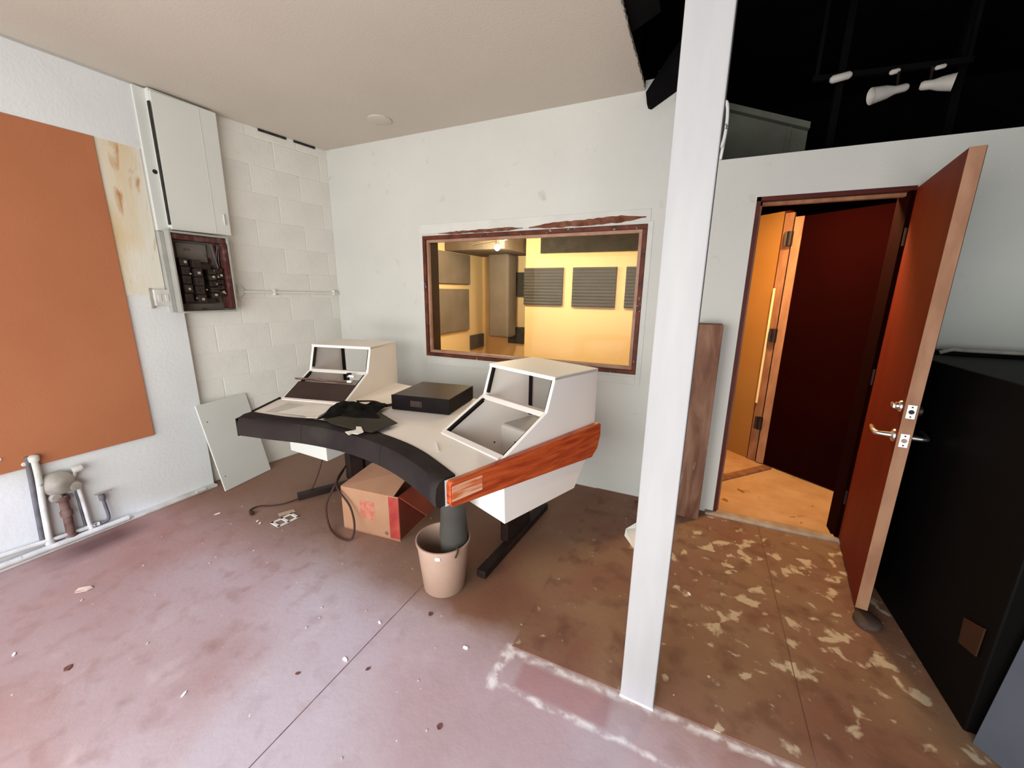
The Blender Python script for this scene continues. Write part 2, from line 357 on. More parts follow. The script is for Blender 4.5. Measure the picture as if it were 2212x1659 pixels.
# back wall (window + door)
WX0, WX1, WZ0, WZ1 = -2.150, -0.372, 0.945, 1.925
DX0, DX1, DZ = 0.238, 0.945, 2.05
b_ = MB()
T = 0.16
b_.box(-3.6, WX0, YB, YB+T, 0, ZC); b_.box(WX0, WX1, YB, YB+T, 0, WZ0); b_.box(WX0, WX1, YB, YB+T, WZ1, ZC)
b_.ext_y([(WX1, 0), (DX0, 0), (DX0, 2.27), (-0.12, 2.27), (-0.12, 2.60), (-0.20, 2.70), (-0.26, 2.83), (-0.33, 2.825), (WX1, 2.80)], YB, YB+T); b_.box(ceil_x, WX1, YB, YB+T, ZC, 2.765)
b_.box(DX0, DX1, YB, YB+T, DZ, 2.27); b_.box(DX1, 2.7, YB, YB+T, 0, 2.27)
bw_ = b_.build('wall_back', 'white_wall'); S(bw_, 'off-white back wall holding the studio window and the doorway')
# plaster band round the window, ragged stripped wood above it
q = MB(); a0 = YB-0.004
q.box(-2.20, -0.345, a0, YB+0.001, 1.955, 2.03); q.box(-2.20, -2.165, a0, YB+0.001, 0.88, 1.955); q.box(-0.36, -0.325, a0, YB+0.001, 0.86, 1.955); q.box(-2.165, -0.36, a0, YB+0.001, 0.86, 0.915)
q.build('plaster_band', 'plaster_patch', bw_, bev=0.002)
def ragged(x0, x1, zb, zt, n=26, j=0.008, y=YB-0.007, nm='stripped_wood'):
    q = MB(); lo = []; hi = []
    for i in range(n+1):
        t = i/n; x = x0+(x1-x0)*t
        ed = min(1, 6*t, 6*(1-t))
        zc = (zb(t)+zt(t))/2; hh = (zt(t)-zb(t))/2*max(ed, 0.15)
        lo.append((x, zc-hh+random.uniform(-j, j)*ed)); hi.append((x, zc+hh+random.uniform(-j, j)*ed))
    q.ext_y(lo+hi[::-1], y, YB+0.001); return q.build('stripped_wood', 'stripped_wood', bw_)
ragged(-2.00, -1.25, lambda t: 1.943, lambda t: 1.958+0.012*t, j=0.003)
ragged(-1.20, -0.375, lambda t: 1.940+0.018*t, lambda t: 1.972+0.030*t, j=0.004)

# ceiling slab, dark cavity to the right of it
cl = MB().box(-3.7, ceil_x, -1.6, YB, ZC, ZC+0.03).build('ceiling', 'ceiling_paint'); S(cl, 'beige painted drywall ceiling ending in a torn edge', 'ceiling')
for k in range(9):
    y = -1.4+k*0.5
    MB().box(-3.6, ceil_x-0.005, y, y+0.04, ZC+0.03, ZC+0.25).build('joist', 'black_paint', cl)
# torn ceiling edge fringe
q = MB(); pts = [(ceil_x-0.002, -1.6)]
for k in range(240):
    pts.append((ceil_x+random.uniform(0.0, 0.006), -1.6+4.46*(k+0.5)/240))
pts.append((ceil_x-0.002, YB)); q.slab(pts, ZC+0.001, ZC+0.02); q.build('torn_edge', 'ceiling_paint', cl)
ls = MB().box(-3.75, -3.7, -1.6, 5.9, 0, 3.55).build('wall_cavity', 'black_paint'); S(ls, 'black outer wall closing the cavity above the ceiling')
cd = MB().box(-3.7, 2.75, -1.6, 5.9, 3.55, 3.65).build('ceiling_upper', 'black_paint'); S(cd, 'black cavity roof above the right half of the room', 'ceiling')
# escutcheon on the ceiling
tag(MB().lathe([(0.085, 0), (0.085, -0.008), (0.06, -0.014), (0.02, -0.016)], (-2.265, 2.536, ZC)).build('ceiling_cover', 'ceiling_paint'), 'round beige blank cover plate on the ceiling', 'cover plate')

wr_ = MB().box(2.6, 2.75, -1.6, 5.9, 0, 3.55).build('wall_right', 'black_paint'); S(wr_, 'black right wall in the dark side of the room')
q = MB(); q.box(-3.7, -2.92, -1.6, -1.45, 0, 3.55); q.box(1.22, 2.7, -1.6, -1.45, 0, 3.55); q.box(-2.92, 1.22, -1.6, -1.45, 2.15, 3.55)
wf = q.build('wall_front', 'white_wall'); S(wf, 'wall behind the viewer with the open loading doorway')
yd = MB().box(-8, 8, -9, -1.6, -0.12, -0.01).build('ground', 'concrete_floor'); S(yd, 'concrete yard outside the loading doorway', 'ground')

# loft behind the wall top: dim block wall, and dark back
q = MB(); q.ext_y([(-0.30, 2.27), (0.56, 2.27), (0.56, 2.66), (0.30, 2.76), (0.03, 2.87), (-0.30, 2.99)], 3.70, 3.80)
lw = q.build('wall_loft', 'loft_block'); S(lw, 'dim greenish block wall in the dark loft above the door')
MB().pair([(-0.30, 3.64, 2.95), (-0.30, 3.70, 2.95), (-0.30, 3.70, 2.99), (-0.30, 3.64, 2.99)], [(0.56, 3.64, 2.62), (0.56, 3.70, 2.62), (0.56, 3.70, 2.66), (0.56, 3.64, 2.66)]).build('trim_ledge', 'loft_block', lw)
MB().box(0.43, 0.46, 3.69, 3.70, 2.27, 2.66).build('trim_batten', 'loft_block', lw)
for (x0, x1) in ((0.66, 0.70), (1.25, 1.29)):
    MB().box(x0, x1, 3.60, 3.66, 2.3, 3.4).build('stud', 'black_paint', lw)
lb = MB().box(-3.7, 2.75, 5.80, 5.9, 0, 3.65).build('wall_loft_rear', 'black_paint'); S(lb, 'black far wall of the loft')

# loose black board at the ceiling corner, broken piece
q = MB(); q.ext_y([(-0.418, 2.607), (-0.398, 2.598), (-0.21, 2.70), (-0.10, 2.78), (-0.10, 2.96), (-0.22, 2.96), (-0.325, 2.825), (-0.43, 2.675)], 2.795, 2.8595); tag(q.build('broken_board', 'black_paint', bev=0.003), 'black broken board hanging at the torn ceiling corner beside the post', 'board')
q = MB(); q.slab([(-0.444, 1.95), (-0.30, 2.0), (-0.30, 2.2), (-0.444, 2.3)], 2.735, 2.76); q.build('backing_sheet', 'black_paint', cl)

# live room behind the window
LX0, LX1, LY = -3.2, 0.06, 5.3
q = MB(); q.box(-2.26, LX1, LY, LY+0.1, 0, 2.25); q.box(-3.3, -2.26, 5.75, 5.85-0.06, 0, 2.25); q.box(-2.30, -2.26, LY+0.1, 5.75, 0, 2.25)
lr = q.build('wall_live_rear', 'live_wall'); S(lr, 'warm yellow far wall of the live room behind the glass')
q = MB(); q.box(-3.3, -3.2, YB+T, 5.75, 0, 2.25); ll = q.build('wall_live_left', 'live_wall'); S(ll, 'warm yellow side wall of the live room behind the glass')
q = MB(); q.box(LX1, 0.16, YB+T, 5.75, 0, 2.27); lq = q.build('wall_live_right', 'live_wall'); S(lq, 'wall between the live room and the sound lock')
S(MB().box(-3.3, LX1, YB+T, 5.8, -0.1, 0).build('floor_live_room', 'live_wood_floor'), 'wooden floor of the live room behind the glass', 'floor')
S(MB().box(-3.3, 0.16, YB+T, 5.79, 2.25, 2.268).build('ceiling_live_room', 'live_wall'), 'ceiling of the live room behind the glass', 'ceiling')
q = MB(); q.box(-3.19, -2.30, 4.7, 5.74, 2.02, 2.245); S(q.build('trim_1', 'fabric_panel'), 'brown fabric-covered ceiling duct in the live room', 'duct')
q = MB(); q.box(-2.86, -2.53, 5.30, 5.60, 0.82, 2.02); S(q.build('trim_2', 'fabric_panel', bev=0.03), 'grey-brown covered column in the corner of the live room', 'column')

def foam(cx, cz, wd, ht, y, name, label, parent_wall=None, ribs=12, side=None):
    q = MB(); n = ribs
    prof = [(0.0, -ht/2)]
    for k in range(n):
        z0 = -ht/2+ht*k/n
        prof += [(0.038, z0+0.0005), (0.05, z0+ht/n/2), (0.038, z0+ht/n-0.0005)]
    prof += [(0.0, ht/2)]
    if side is None:
        q.ext_x([(y-p, cz+z) for p, z in prof], cx-wd/2, cx+wd/2)
    else:
        q.ext_y([(side+p, cz+z) for p, z in prof], cx-wd/2, cx+wd/2)
    return tag(q.build(name, 'acoustic_foam'), label, 'foam panel', 'acoustic foam in the live room')
foam(-1.985, 1.565, 0.56, 0.50, LY, 'acoustic_foam_panel', 'left ribbed brown square foam panel on the yellow wall behind the glass')
foam(-1.28, 1.56, 0.57, 0.51, LY, 'acoustic_foam_panel', 'middle brown square foam panel on the yellow wall behind the glass')
foam(-0.59, 1.56, 0.57, 0.51, LY, 'acoustic_foam_panel', 'rightmost foam panel, cut by the window frame, behind the glass')
foam(-1.05, 2.12, 1.96, 0.235, LY, 'acoustic_foam_panel', 'long dark foam strip at the top of the yellow wall behind the glass')
foam(-2.56, 1.60, 0.36, 0.36, 5.75, 'acoustic_foam_panel', 'pale ribbed foam panel in the recess beside the left square foam panel')
foam(-2.57, 0.82, 0.30, 0.26, 5.75, 'acoustic_foam_panel', 'small dark foam square low in the recess behind the glass')
q = MB(); q.box(-3.2, -3.15, 3.4, 5.25, 0.92, 1.52); tag(q.build('fabric_wall_panel', 'fabric_panel', bev=0.01), 'wide brown fabric panel low on the left wall of the live room', 'wall panel')
q = MB(); q.box(-3.2, -3.15, 3.4, 5.29, 1.59, 2.01); tag(q.build('fabric_wall_panel', 'fabric_panel', bev=0.01), 'wide brown fabric panel high on the left wall of the live room', 'wall panel')
q = MB(); q.box(-3.2, -3.16, 5.32, 5.72, 0.60, 0.82); tag(q.build('acoustic_foam_panel', 'acoustic_foam', bev=0.01), 'small foam square at the foot of the left live-room wall', 'foam panel')
t = thing('track_lamp', 'small bright lamp on a bar under the live room ceiling', 'lamp', (-2.22, 4.40, 2.0))
MB().lathe([(0.012, -0.035), (0.03, -0.02), (0.034, 0), (0.028, 0.02), (0.012, 0.035)], (-2.24, 4.38, 2.0), seg=16).build('bulb', 'bulb_glow', t)
MB().lathe([(0.02, 0.035), (0.024, 0.06), (0.02, 0.09)], (-2.24, 4.38, 2.0), seg=16).build('socket', 'chrome', t)
MB().tube([(-2.24, 4.38, 2.08), (-2.24, 4.38, 2.25)], 0.006, 8).build('stem', 'black_steel', t)
MB().tube([(-2.62, 4.45, 2.05), (-2.10, 4.36, 2.085)], 0.008, 8).build('bar', 'chrome', t)

# window in the back wall
wn = MB()
def ring(q, x0, x1, z0, z1, t_, y0, y1):
    q.box(x0, x1, y0, y1, z0, z0+t_); q.box(x0, x1, y0, y1, z1-t_, z1); q.box(x0, x0+t_, y0, y1, z0+t_, z1-t_); q.box(x1-t_, x1, y0, y1, z0+t_, z1-t_)
ring(wn, WX0-0.012, WX1+0.012, WZ0-0.012, WZ1+0.012, 0.03, YB-0.012, YB+0.02)
wo = wn.build('window_1', 'window_wood', bev=0.004); S(wo, 'control-room window with rough brown wooden frame', 'window')
q = MB(); ring(q, WX0+0.018, WX1-0.018, WZ0+0.018, WZ1-0.018, 0.022, YB+0.004, YB+0.03); q.build('window_stop', 'window_stop', wo, bev=0.002)
q = MB(); ring(q, WX0, WX1, WZ0, WZ1, 0.018, YB+0.03, YB+0.17); q.build('window_jamb', 'window_dark', wo)
MB().box(WX0+0.018, WX1-0.018, YB+0.032, YB+0.038, WZ0+0.018, WZ1-0.018).build('pane', 'glass', wo)
MB().box(WX0+0.018, WX1-0.018, YB+0.150, YB+0.156, WZ0+0.018, WZ1-0.018).build('pane', 'glass', wo)

# doorway trim and threshold
q = MB(); q.box(DX0, DX0+0.022, YB-0.002, YB+T, 0, DZ); q.box(DX0, DX1, YB-0.002, YB+T, DZ-0.022, DZ)
dj = q.build('door_1', 'jamb_red'); S(dj, 'dark red wooden frame of the open doorway', 'door frame')
q = MB(); q.box(DX0+0.022, DX0+0.036, YB+0.05, YB+0.085, 0.012, DZ-0.022); q.box(DX0+0.022, DX1-0.022, YB+0.05, YB+0.085, DZ-0.040, DZ-0.022); q.build('door_stop', 'jamb_wood', dj)
MB().box(DX1-0.022, DX1, YB-0.002, YB+T, 0, DZ-0.022).build('jamb', 'dark_door', dj)
MB().box(DX0-0.05, DX1+0.02, YB-0.045, YB+0.03, 0, 0.022).build('threshold_or_shadow', 'threshold_paint', dj, bev=0.006)
# sound lock
S(MB().box(0.16, 2.59, YB+0.03, 5.8, -0.1, 0.003).build('floor_sound_lock', 'lock_floor'), 'orange-lit stained plywood floor beyond the doorway', 'floor')
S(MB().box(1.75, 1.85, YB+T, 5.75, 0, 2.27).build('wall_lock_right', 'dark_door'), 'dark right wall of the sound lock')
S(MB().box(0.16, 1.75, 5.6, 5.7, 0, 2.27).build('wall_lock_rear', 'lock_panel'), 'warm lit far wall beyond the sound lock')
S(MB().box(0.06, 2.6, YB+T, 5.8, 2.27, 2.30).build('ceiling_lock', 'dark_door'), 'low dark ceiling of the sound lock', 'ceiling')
# orange lit panel beyond, its jamb, inner door
A = Vector((0.17, 4.43)); B = Vector((0.590, 4.03))
dv = (B-A).normalized(); nv = Vector((dv.y, -dv.x))
if nv.y > 0: nv = -nv
q = MB(((A.x, A.y, 0), dv, -nv)); Ln = (B-A).length
q.box(0, Ln-0.05, 0, 0.04, 0.004, 2.16); lk = q.build('wall_lock_left', 'lock_panel'); S(lk, 'orange lit plywood panel seen through the doorway')
q = MB(((A.x, A.y, 0), dv, -nv)); q.box(Ln-0.05, Ln-0.012, -0.004, 0.04, 0.004, 2.16); q.build('edge_strip', 'jamb_red', lk)
d2 = thing('inner_door', 'dark mahogany inner door with pale hinge edge, ajar beyond the doorway', 'door', (0.66, 3.97, 0))
H2 = Vector((0.668, 3.968)); E2 = Vector((1.26, 3.50)); u2 = (E2-H2).normalized(); n2 = Vector((u2.y, -u2.x))   # n2 towards the viewer
fr2 = ((H2.x, H2.y, 0), u2, n2)
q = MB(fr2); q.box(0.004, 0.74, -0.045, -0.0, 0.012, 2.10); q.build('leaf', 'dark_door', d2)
# pale hinge edge facing the viewer
fe = Vector((0.0, -1.0));
q = MB(); q.slab([(H2.x-0.052, H2.y+0.015), (H2.x+0.002, H2.y-0.010), (H2.x+0.028, H2.y+0.03), (H2.x-0.02, H2.y+0.05)], 0.012, 2.10); tag(q.build('hinge_edge', 'door_edge', d2), 'pale bare wood edge')
q = MB(); q.slab([(0.555, 4.045), (0.612, 4.01), (0.63, 4.06), (0.58, 4.09)], 0.004, 2.14); jm = q.build('door_2', 'jamb_wood'); S(jm, 'brown striped jamb carrying the black hinges of the inner door', 'door frame')
q = MB(); q.slab([(0.548, 4.030), (0.562, 4.022), (0.566, 4.03), (0.552, 4.038)], 0.55, 1.55); q.build('light_gap_strip', 'light_gap_strip', jm)  # pale strip drawn in place of light shining through the gap
for z in (0.376, 1.16, 1.937):
    h = MB().tube([(0.600, 3.985, z-0.055), (0.600, 3.985, z+0.055)], 0.022, 12).box(0.562, 0.640, 3.985, 4.005, z-0.055, z+0.055).build('hinge', 'hinge_black', d2)
q = MB(); q.box(0.16, 0.70, 3.40, 3.47, 0.003, 0.018); q.fr = None
q2 = MB(); q2.bar((0.20, 3.34, 0.011), (0.70, 3.90, 0.011), 0.07, 0.016); q2.build('threshold_or_shadow', 'jamb_wood', jm)  # dark bar laid in place of the shadow band on this floor

# ================================================================ OPEN DOOR
Hh = Vector((0.940, 2.845)); Ee = Vector((0.838, 2.170)); du = (Ee-Hh).normalized(); dn = Vector((-du.y, du.x))
if dn.x < 0: dn = -dn      # dn points to +x: thickness side
LD = (Ee-Hh).length
dt = thing('studio_door', 'open orange-brown veneer door with pale edge, lever and deadbolt', 'door', (Hh.x, Hh.y, 0))
frd = ((Hh.x, Hh.y, 0), du, dn)
MB(frd).box(0.0, LD-0.004, 0.0, 0.044, 0.035, 2.035).build('leaf', 'door_veneer', dt)
tag(MB(frd).box(LD-0.004, LD, -0.0005, 0.0445, 0.034, 2.036).build('edge', 'door_edge', dt), 'pale bare wood door edge')
MB(frd).box(0.0, LD, 0.0445, 0.046, 0.036, 2.034).build('back_face', 'black_paint', dt)
def dP(x, y, z): return (Hh.x+du.x*x+dn.x*y, Hh.y+du.y*x+dn.y*y, z)
def latch(z, hole_mat):
    o = MB(frd).box(LD, LD+0.003, 0.008, 0.037, z-0.030, z+0.030).build('latch_plate', 'latch_plate', dt, bev=0.001)
    MB().lathe([(0.0095, 0.0), (0.0095, 0.0015), (0.0001, 0.0016)], dP(LD+0.003, 0.0225, z), axis=(du.x, du.y, 0), seg=16).build('bolt', hole_mat, o)
    for s in (-1, 1):
        MB().lathe([(0.0033, 0.0), (0.0033, 0.0015), (0.0001, 0.0016)], dP(LD+0.003, 0.0225, z+s*0.021), axis=(du.x, du.y, 0), seg=10).build('screw', 'hinge_black', o)
latch(1.022, 'hinge_black'); latch(0.893, 'threshold_paint')
ax = (-dn.x, -dn.y, 0)
MB().lathe([(0.026, 0), (0.024, 0.006), (0.017, 0.010), (0.017, 0.018), (0.0001, 0.019)], dP(LD-0.062, 0.0, 1.03), axis=ax, seg=20).box(*[0]*6).build('deadbolt', 'chrome', dt)
MB().lathe([(0.026, 0), (0.024, 0.006), (0.019, 0.022), (0.0001, 0.024)], dP(LD-0.062, 0.046, 1.018), axis=(dn.x, dn.y, 0), seg=20).build('deadbolt', 'chrome', dt)
MB(frd).box(LD-0.090, LD-0.040, -0.030, -0.018, 1.020, 1.040).build('thumb_turn', 'chrome', dt, bev=0.004)
for sgn, y0 in ((-1, 0.0), (1, 0.046)):
    a2 = (dn.x*sgn, dn.y*sgn, 0)
    lv = MB().lathe([(0.030, 0), (0.028, 0.006), (0.013, 0.012), (0.011, 0.045), (0.0001, 0.047)], dP(LD-0.062, y0, 0.895), axis=a2, seg=20).build('door_rose', 'chrome', dt)
    MB().tube([dP(LD-0.062, y0+sgn*0.030, 0.895), dP(LD-0.062, y0+sgn*0.050, 0.895), dP(LD-0.068, y0+sgn*0.060, 0.895), dP(LD-0.10, y0+sgn*0.064, 0.897), dP(LD-0.16, y0+sgn*0.062, 0.900)], [0.009, 0.010, 0.011, 0.0105, 0.009], 12).build('lever', 'chrome', dt)
for z in (0.30, 1.05, 1.80):
    MB().tube([dP(-0.004, -0.006, z-0.045), dP(-0.004, -0.006, z+0.045)], 0.007, 10).build('hinge', 'hinge_black', dt)
tag(MB().lathe([(0.045, 0), (0.052, 0.006), (0.052, 0.026), (0.04, 0.033), (0.0001, 0.034)], (0.868, 2.11, 0.004), seg=24).build('door_stop', 'rubber'), 'small round rubber stop on the floor under the open door', 'door stop')

# ================================================================ WHITE POST
t = thing('support_post', 'square white painted post standing at the torn-out partition line', 'post', (-0.055, 1.31, 0))
q = MB()
q.slab([(-0.116, 1.268), (0.003, 1.262), (0.006, 1.380), (-0.113, 1.386)], 0.004, 3.55); q.build('shaft', 'post_paint', t, bev=0.004)
q = MB(); q.slab([(-0.118, 1.266), (0.004, 1.260), (0.007, 1.382), (-0.116, 1.388)], 0.0, 0.012); q.build('base', 'plaster_patch', t)
# loose ring of white cable hanging in the loft beside the post
ring_pts = [(0.012+0.018*math.cos(a)*1.0, 2.80, 2.44+0.115*math.sin(a)) for a in [PI*2*k/24 for k in range(25)]]+[(0.03, 2.84, 2.40), (0.02, 2.88, 2.283), (0.015, 2.97, 2.280)]
tag(MB().tube(ring_pts, 0.009, 8).build('cable_loop', 'white_plastic'), 'loop of white cable hanging over the wall top right of the post', 'cable')
# scrap of paper behind post foot
q = MB(); q.add([(-0.275, 2.31, 0.001), (-0.20, 2.20, 0.001), (-0.12, 2.26, 0.0015), (-0.13, 2.44, 0.03), (-0.22, 2.42, 0.05), (-0.275, 2.36, 0.025)], [(0, 1, 2, 3, 4, 5)])
o = q.build('paper_scrap', 'paper'); tag(o, 'curled white paper scrap on the floor left of the post', 'paper'); md = o.modifiers.new('s', 'SOLIDIFY'); md.thickness = 0.001

# wood stud beside the doorway
t = thing('wall_plank', 'weathered bare wooden plank standing upright between post and doorway', 'plank', (0.07, 2.79, 0))
q = MB()
q.slab([(0.008, 2.72), (0.146, 2.72), (0.146, 2.858), (0.008, 2.858)], 0.0, 1.315); q.build('board', 'plank_wood', t, bev=0.004)
MB().box(0.02, 0.134, 2.7185, 2.7215, 0.0, 0.014).build('foot_shim', 'plank_wood', t)

# ================================================================ LEFT WALL ITEMS
# boarded window
t = thing('orange_board', 'large orange-brown board filling the old window on the left wall', 'board', (-3.28, 0.3, 0.51))
MB().box(-3.295, -3.275, -0.9, 1.284, 0.515, 2.342).build('sheet', 'orange_board', t, bev=0.002)
for (y, z) in ((0.62, 0.60), (0.70, 0.54)):
    MB().lathe([(0.012, 0), (0.009, 0.004), (0.0001, 0.005)], (-3.275, y, z), axis=(1, 0, 0), seg=12).build('filler_spot', 'plaster_patch', t)
o = MB().box(-3.292, -3.2835, 1.284, 1.500, 1.445, 2.342).build('stained_reveal', 'stained_plaster', wl)
o = MB().box(-3.292, -3.279, -1.2, 1.515, 2.342, 2.70).build('header_panel', 'left_wall', wl, bev=0.003)
o = MB().box(-3.292, -3.270, 1.512, 1.588, 1.86, 2.70).build('corner_board', 'cabinet_white', wl, bev=0.003)
MB().lathe([(0.014, 0), (0.014, 0.001), (0.0001, 0.0012)], (-3.2698, 1.555, 2.221), axis=(1, 0, 0), seg=14).build('hole', 'gap_dark', wl)
# light switch box
t = thing('switch_plate', 'white painted outlet box on the wall left of the fuse panel', 'outlet', (-3.26, 1.47, 1.375))
MB().box(-3.29, -3.262, 1.425, 1.521, 1.376, 1.483).build('box', 'pipe_white', t, bev=0.004)
for y in (1.452, 1.492):
    MB().box(-3.263, -3.259, y-0.010, y+0.010, 1.405, 1.450).build('toggle', 'plaster_patch', t, bev=0.002)
MB().box(-3.29, -3.278, 1.408, 1.424, 1.36, 1.49).build('channel', 'valve_grey', t)

# wall cabinet
t = thing('wall_cabinet', 'white painted box cabinet hung under the ceiling above the fuse panel', 'cabinet', (-3.28, 1.76, 1.865))
MB().box(-3.40, -3.238, 1.575, 1.950, 1.885, 2.700).build('body', 'cabinet_white', t, bev=0.003)
q = MB(); q.pair([(-3.236, 1.570, 1.870), (-3.236, 1.945, 1.878), (-3.236, 1.955, 2.690), (-3.236, 1.578, 2.682)], [(-3.218, 1.570, 1.870), (-3.218, 1.945, 1.878), (-3.218, 1.955, 2.690), (-3.218, 1.578, 2.682)])
o = q.build('door', 'cabinet_white', t, bev=0.002)
MB().box(-3.220, -3.2165, 1.842, 1.846, 1.88, 2.68).build('seam', 'plaster_patch', o)
MB().box(-3.218, -3.206, 1.902, 1.910, 1.945, 2.02).build('handle', 'plaster_patch', o, bev=0.003)
MB().box(-3.240, -3.2175, 1.563, 1.568, 1.90, 2.62).build('gap', 'gap_dark', t)
# fuse panel
t = thing('fuse_panel', 'open electrical breaker panel with dark rusty interior under the wall cabinet', 'breaker panel', (-3.25, 1.71, 1.335))
q = MB(); y0, y1, z0, z1, xf, xb = 1.545, 1.895, 1.335, 1.862, -3.195, -3.33
q.box(xb, xf, y0-0.012, y0, z0, z1); q.box(xb, xf, y1, y1+0.010, z0, z1); q.box(xb, xf, y0, y1, z0-0.010, z0+0.002); q.box(xb, xf, y0, y1, z1-0.012, z1); q.box(xb, xb+0.01, y0, y1, z0, z1)
q.build('enclosure', 'panel_metal', t, bev=0.0015)
MB().box(xb+0.01, xb+0.02, y0, y1, z0, z1-0.012).build('back_plate', 'panel_inner', t)
MB().box(-3.34, -3.25, 1.505, 1.533, 1.332, 1.855).build('side_channel', 'panel_metal', t, bev=0.003)
q = MB(); q.box(-3.300, -3.21, y0, y1, z1-0.05, z1-0.013); q.box(-3.305, -3.20, y1-0.035, y1-0.001, z0+0.01, z1-0.05); q.box(-3.305, -3.225, y0+0.001, y0+0.02, z0+0.03, z1-0.05)
q.build('rusty_liner', 'panel_rust', t, bev=0.006)
MB().box(-3.308, -3.295, 1.61, 1.80, 1.675, 1.80).build('deadfront', 'panel_inner', t, bev=0.004)
bus = MB().box(-3.308, -3.270, 1.60, 1.80, 1.385, 1.66).build('bus_base', 'breaker', t, bev=0.004)
for (yb, za, zb, dp) in ((1.585, 1.40, 1.70, 0.05), (1.650, 1.39, 1.69, 0.07), (1.745, 1.42, 1.63, 0.06), (1.805, 1.44, 1.64, 0.05)):
    n = 5
    for k in range(n):
        z = za+(zb-za)*k/n
        br = MB().box(-3.275, -3.275+dp+random.uniform(-0.006, 0.006), yb, yb+0.052, z+0.003, z+(zb-za)/n-0.003).build('breaker', 'breaker', t, bev=0.002)
        MB().box(-3.275+dp, -3.275+dp+0.012, yb+0.022, yb+0.034, z+0.02, z+0.036).build('toggle', 'screw_steel' if (k+int(yb*100)) % 3 == 0 else 'breaker', br)
for k in range(9):
    y = random.uniform(1.58, 1.86); z = random.uniform(1.42, 1.78)
    MB().lathe([(0.006, 0), (0.005, 0.004), (0.0001, 0.005)], (-3.218 if z < 1.66 else -3.29, y, z), axis=(1, 0, 0), seg=8).build('screw', 'screw_steel', t)
for k in range(6):
    y = random.choice([1.57, 1.585, 1.83, 1.85, 1.86]); p = [(-3.29, y+random.uniform(-.01, .01), 1.80-0.09*j+random.uniform(-.01, .01)) for j in range(5)]
    MB().tube(bez([(-3.27+random.uniform(-.02, .03), a[1]+random.uniform(-.012, .012), a[2]) for a in p], 4), 0.0045, 6).build('wire', random.choice(['wire_pink', 'wire_pink', 'breaker', 'panel_rust']), t)
for k in range(5):
    MB().box(-3.225, -3.196, 1.58+0.062*k, 1.61+0.062*k, 1.852, 1.858).build('knockout', 'gap_dark', t)

# junction cover and conduit on the block wall
def bX(y): return bx0+(bx1-bx0)*(y-1.59)/(YB-1.59)
t = thing('junction_cover', 'round white junction cover beside the fuse panel', 'junction box', (bX(1.97)+0.004, 1.97, 1.43))
MB().lathe([(0.050, 0), (0.050, 0.02), (0.044, 0.026), (0.0001, 0.028)], (bX(1.97)+0.002, 1.97, 1.478), axis=(1, -0.12, 0), seg=28).build('cover', 'pipe_white', t)
MB().box(bX(1.97)+0.028, bX(1.97)+0.033, 1.965, 1.977, 1.455, 1.50).build('slot', 'plaster_patch', t)
pts = [(bX(y)+0.016, y, 1.47-0.012*(y-2)) for y in (2.00, 2.2, 2.45, 2.7, 2.84)]
t = thing('conduit', 'thin white painted conduit along the block wall to the corner', 'conduit', (pts[2][0], 2.4, 1.46))
MB().tube(pts, 0.010, 10).build('tube', 'block_paint', t)
for y in (2.25, 2.80):
    MB().box(bX(y), bX(y)+0.029, y-0.008, y+0.008, 1.443, 1.488).build('clip', 'block_paint', t, bev=0.002)
# dark slot under the ceiling and corner cable
q = MB()
for (ya, yb) in ((2.28, 2.50), (2.56, 2.75)):
    q.add([(bX(ya)+0.006, ya, 2.690), (bX(yb)+0.006, yb, 2.690), (bX(yb)+0.006, yb, 2.709), (bX(ya)+0.006, ya, 2.709)], [(0, 1, 2, 3)])
o = q.build('ceiling_gap', 'gap_dark', wb_); md = o.modifiers.new('s', 'SOLIDIFY'); md.thickness = 0.002

# gas pipes and regulator
def pipe(name, label, pts, r, mt, cat='pipe', extra=None):
    t = thing(name, label, cat, (pts[0][0], pts[0][1], min(p[2] for p in pts)))
    MB().tube(bez(pts, 4) if len(pts) > 2 else pts, r, 12).build('tube', mt, t)
    for p in (pts[0], pts[-1]):
        MB().lathe([(r*1.35, -0.014), (r*1.5, 0), (r*1.35, 0.014)], p, axis=(0, 0, 1), seg=12).build('fitting', mt, t)
    return t
p1 = pipe('gas_pipe', 'tallest white capped pipe rising left of the round regulator', [(-3.262, 0.735, 0.56), (-3.262, 0.733, 0.45), (-3.262, 0.722, 0.30), (-3.262, 0.715, 0.18), (-3.262, 0.708, 0.055)], 0.015, 'pipe_white')
MB().tube([(-3.276, 0.715, 0.58), (-3.276, 0.705, 0.40), (-3.276, 0.685, 0.06)], 0.011, 10).build('rear_tube', 'pipe_dark', p1)
MB().lathe([(0.022, 0), (0.022, 0.02), (0.012, 0.028)], (-3.262, 0.735, 0.555), seg=14).build('cap', 'pipe_white', p1)
t = thing('gas_regulator', 'round grey gas regulator fixed among the low wall pipes', 'regulator', (-3.25, 0.81, 0.30))
MB().lathe([(0.02, 0), (0.062, 0.008), (0.070, 0.018), (0.062, 0.028), (0.035, 0.040), (0.02, 0.052), (0.0001, 0.053)], (-3.275, 0.797, 0.385), axis=(1, -0.15, 0.1), seg=32).build('diaphragm', 'valve_grey', t)
MB().lathe([(0.03, 0), (0.034, 0.015), (0.025, 0.04), (0.0001, 0.042)], (-3.275, 0.858, 0.345), axis=(1, 0, 0), seg=20).build('body', 'valve_grey', t)
MB().lathe([(0.028, 0), (0.030, 0.015), (0.02, 0.03), (0.0001, 0.031)], (-3.275, 0.775, 0.305), axis=(1, 0, 0), seg=20).build('port', 'valve_grey', t)
MB().tube(bez([(-3.262, 0.84, 0.36), (-3.258, 0.868, 0.405), (-3.258, 0.878, 0.432)], 4), 0.011, 10).build('elbow', 'valve_grey', t)
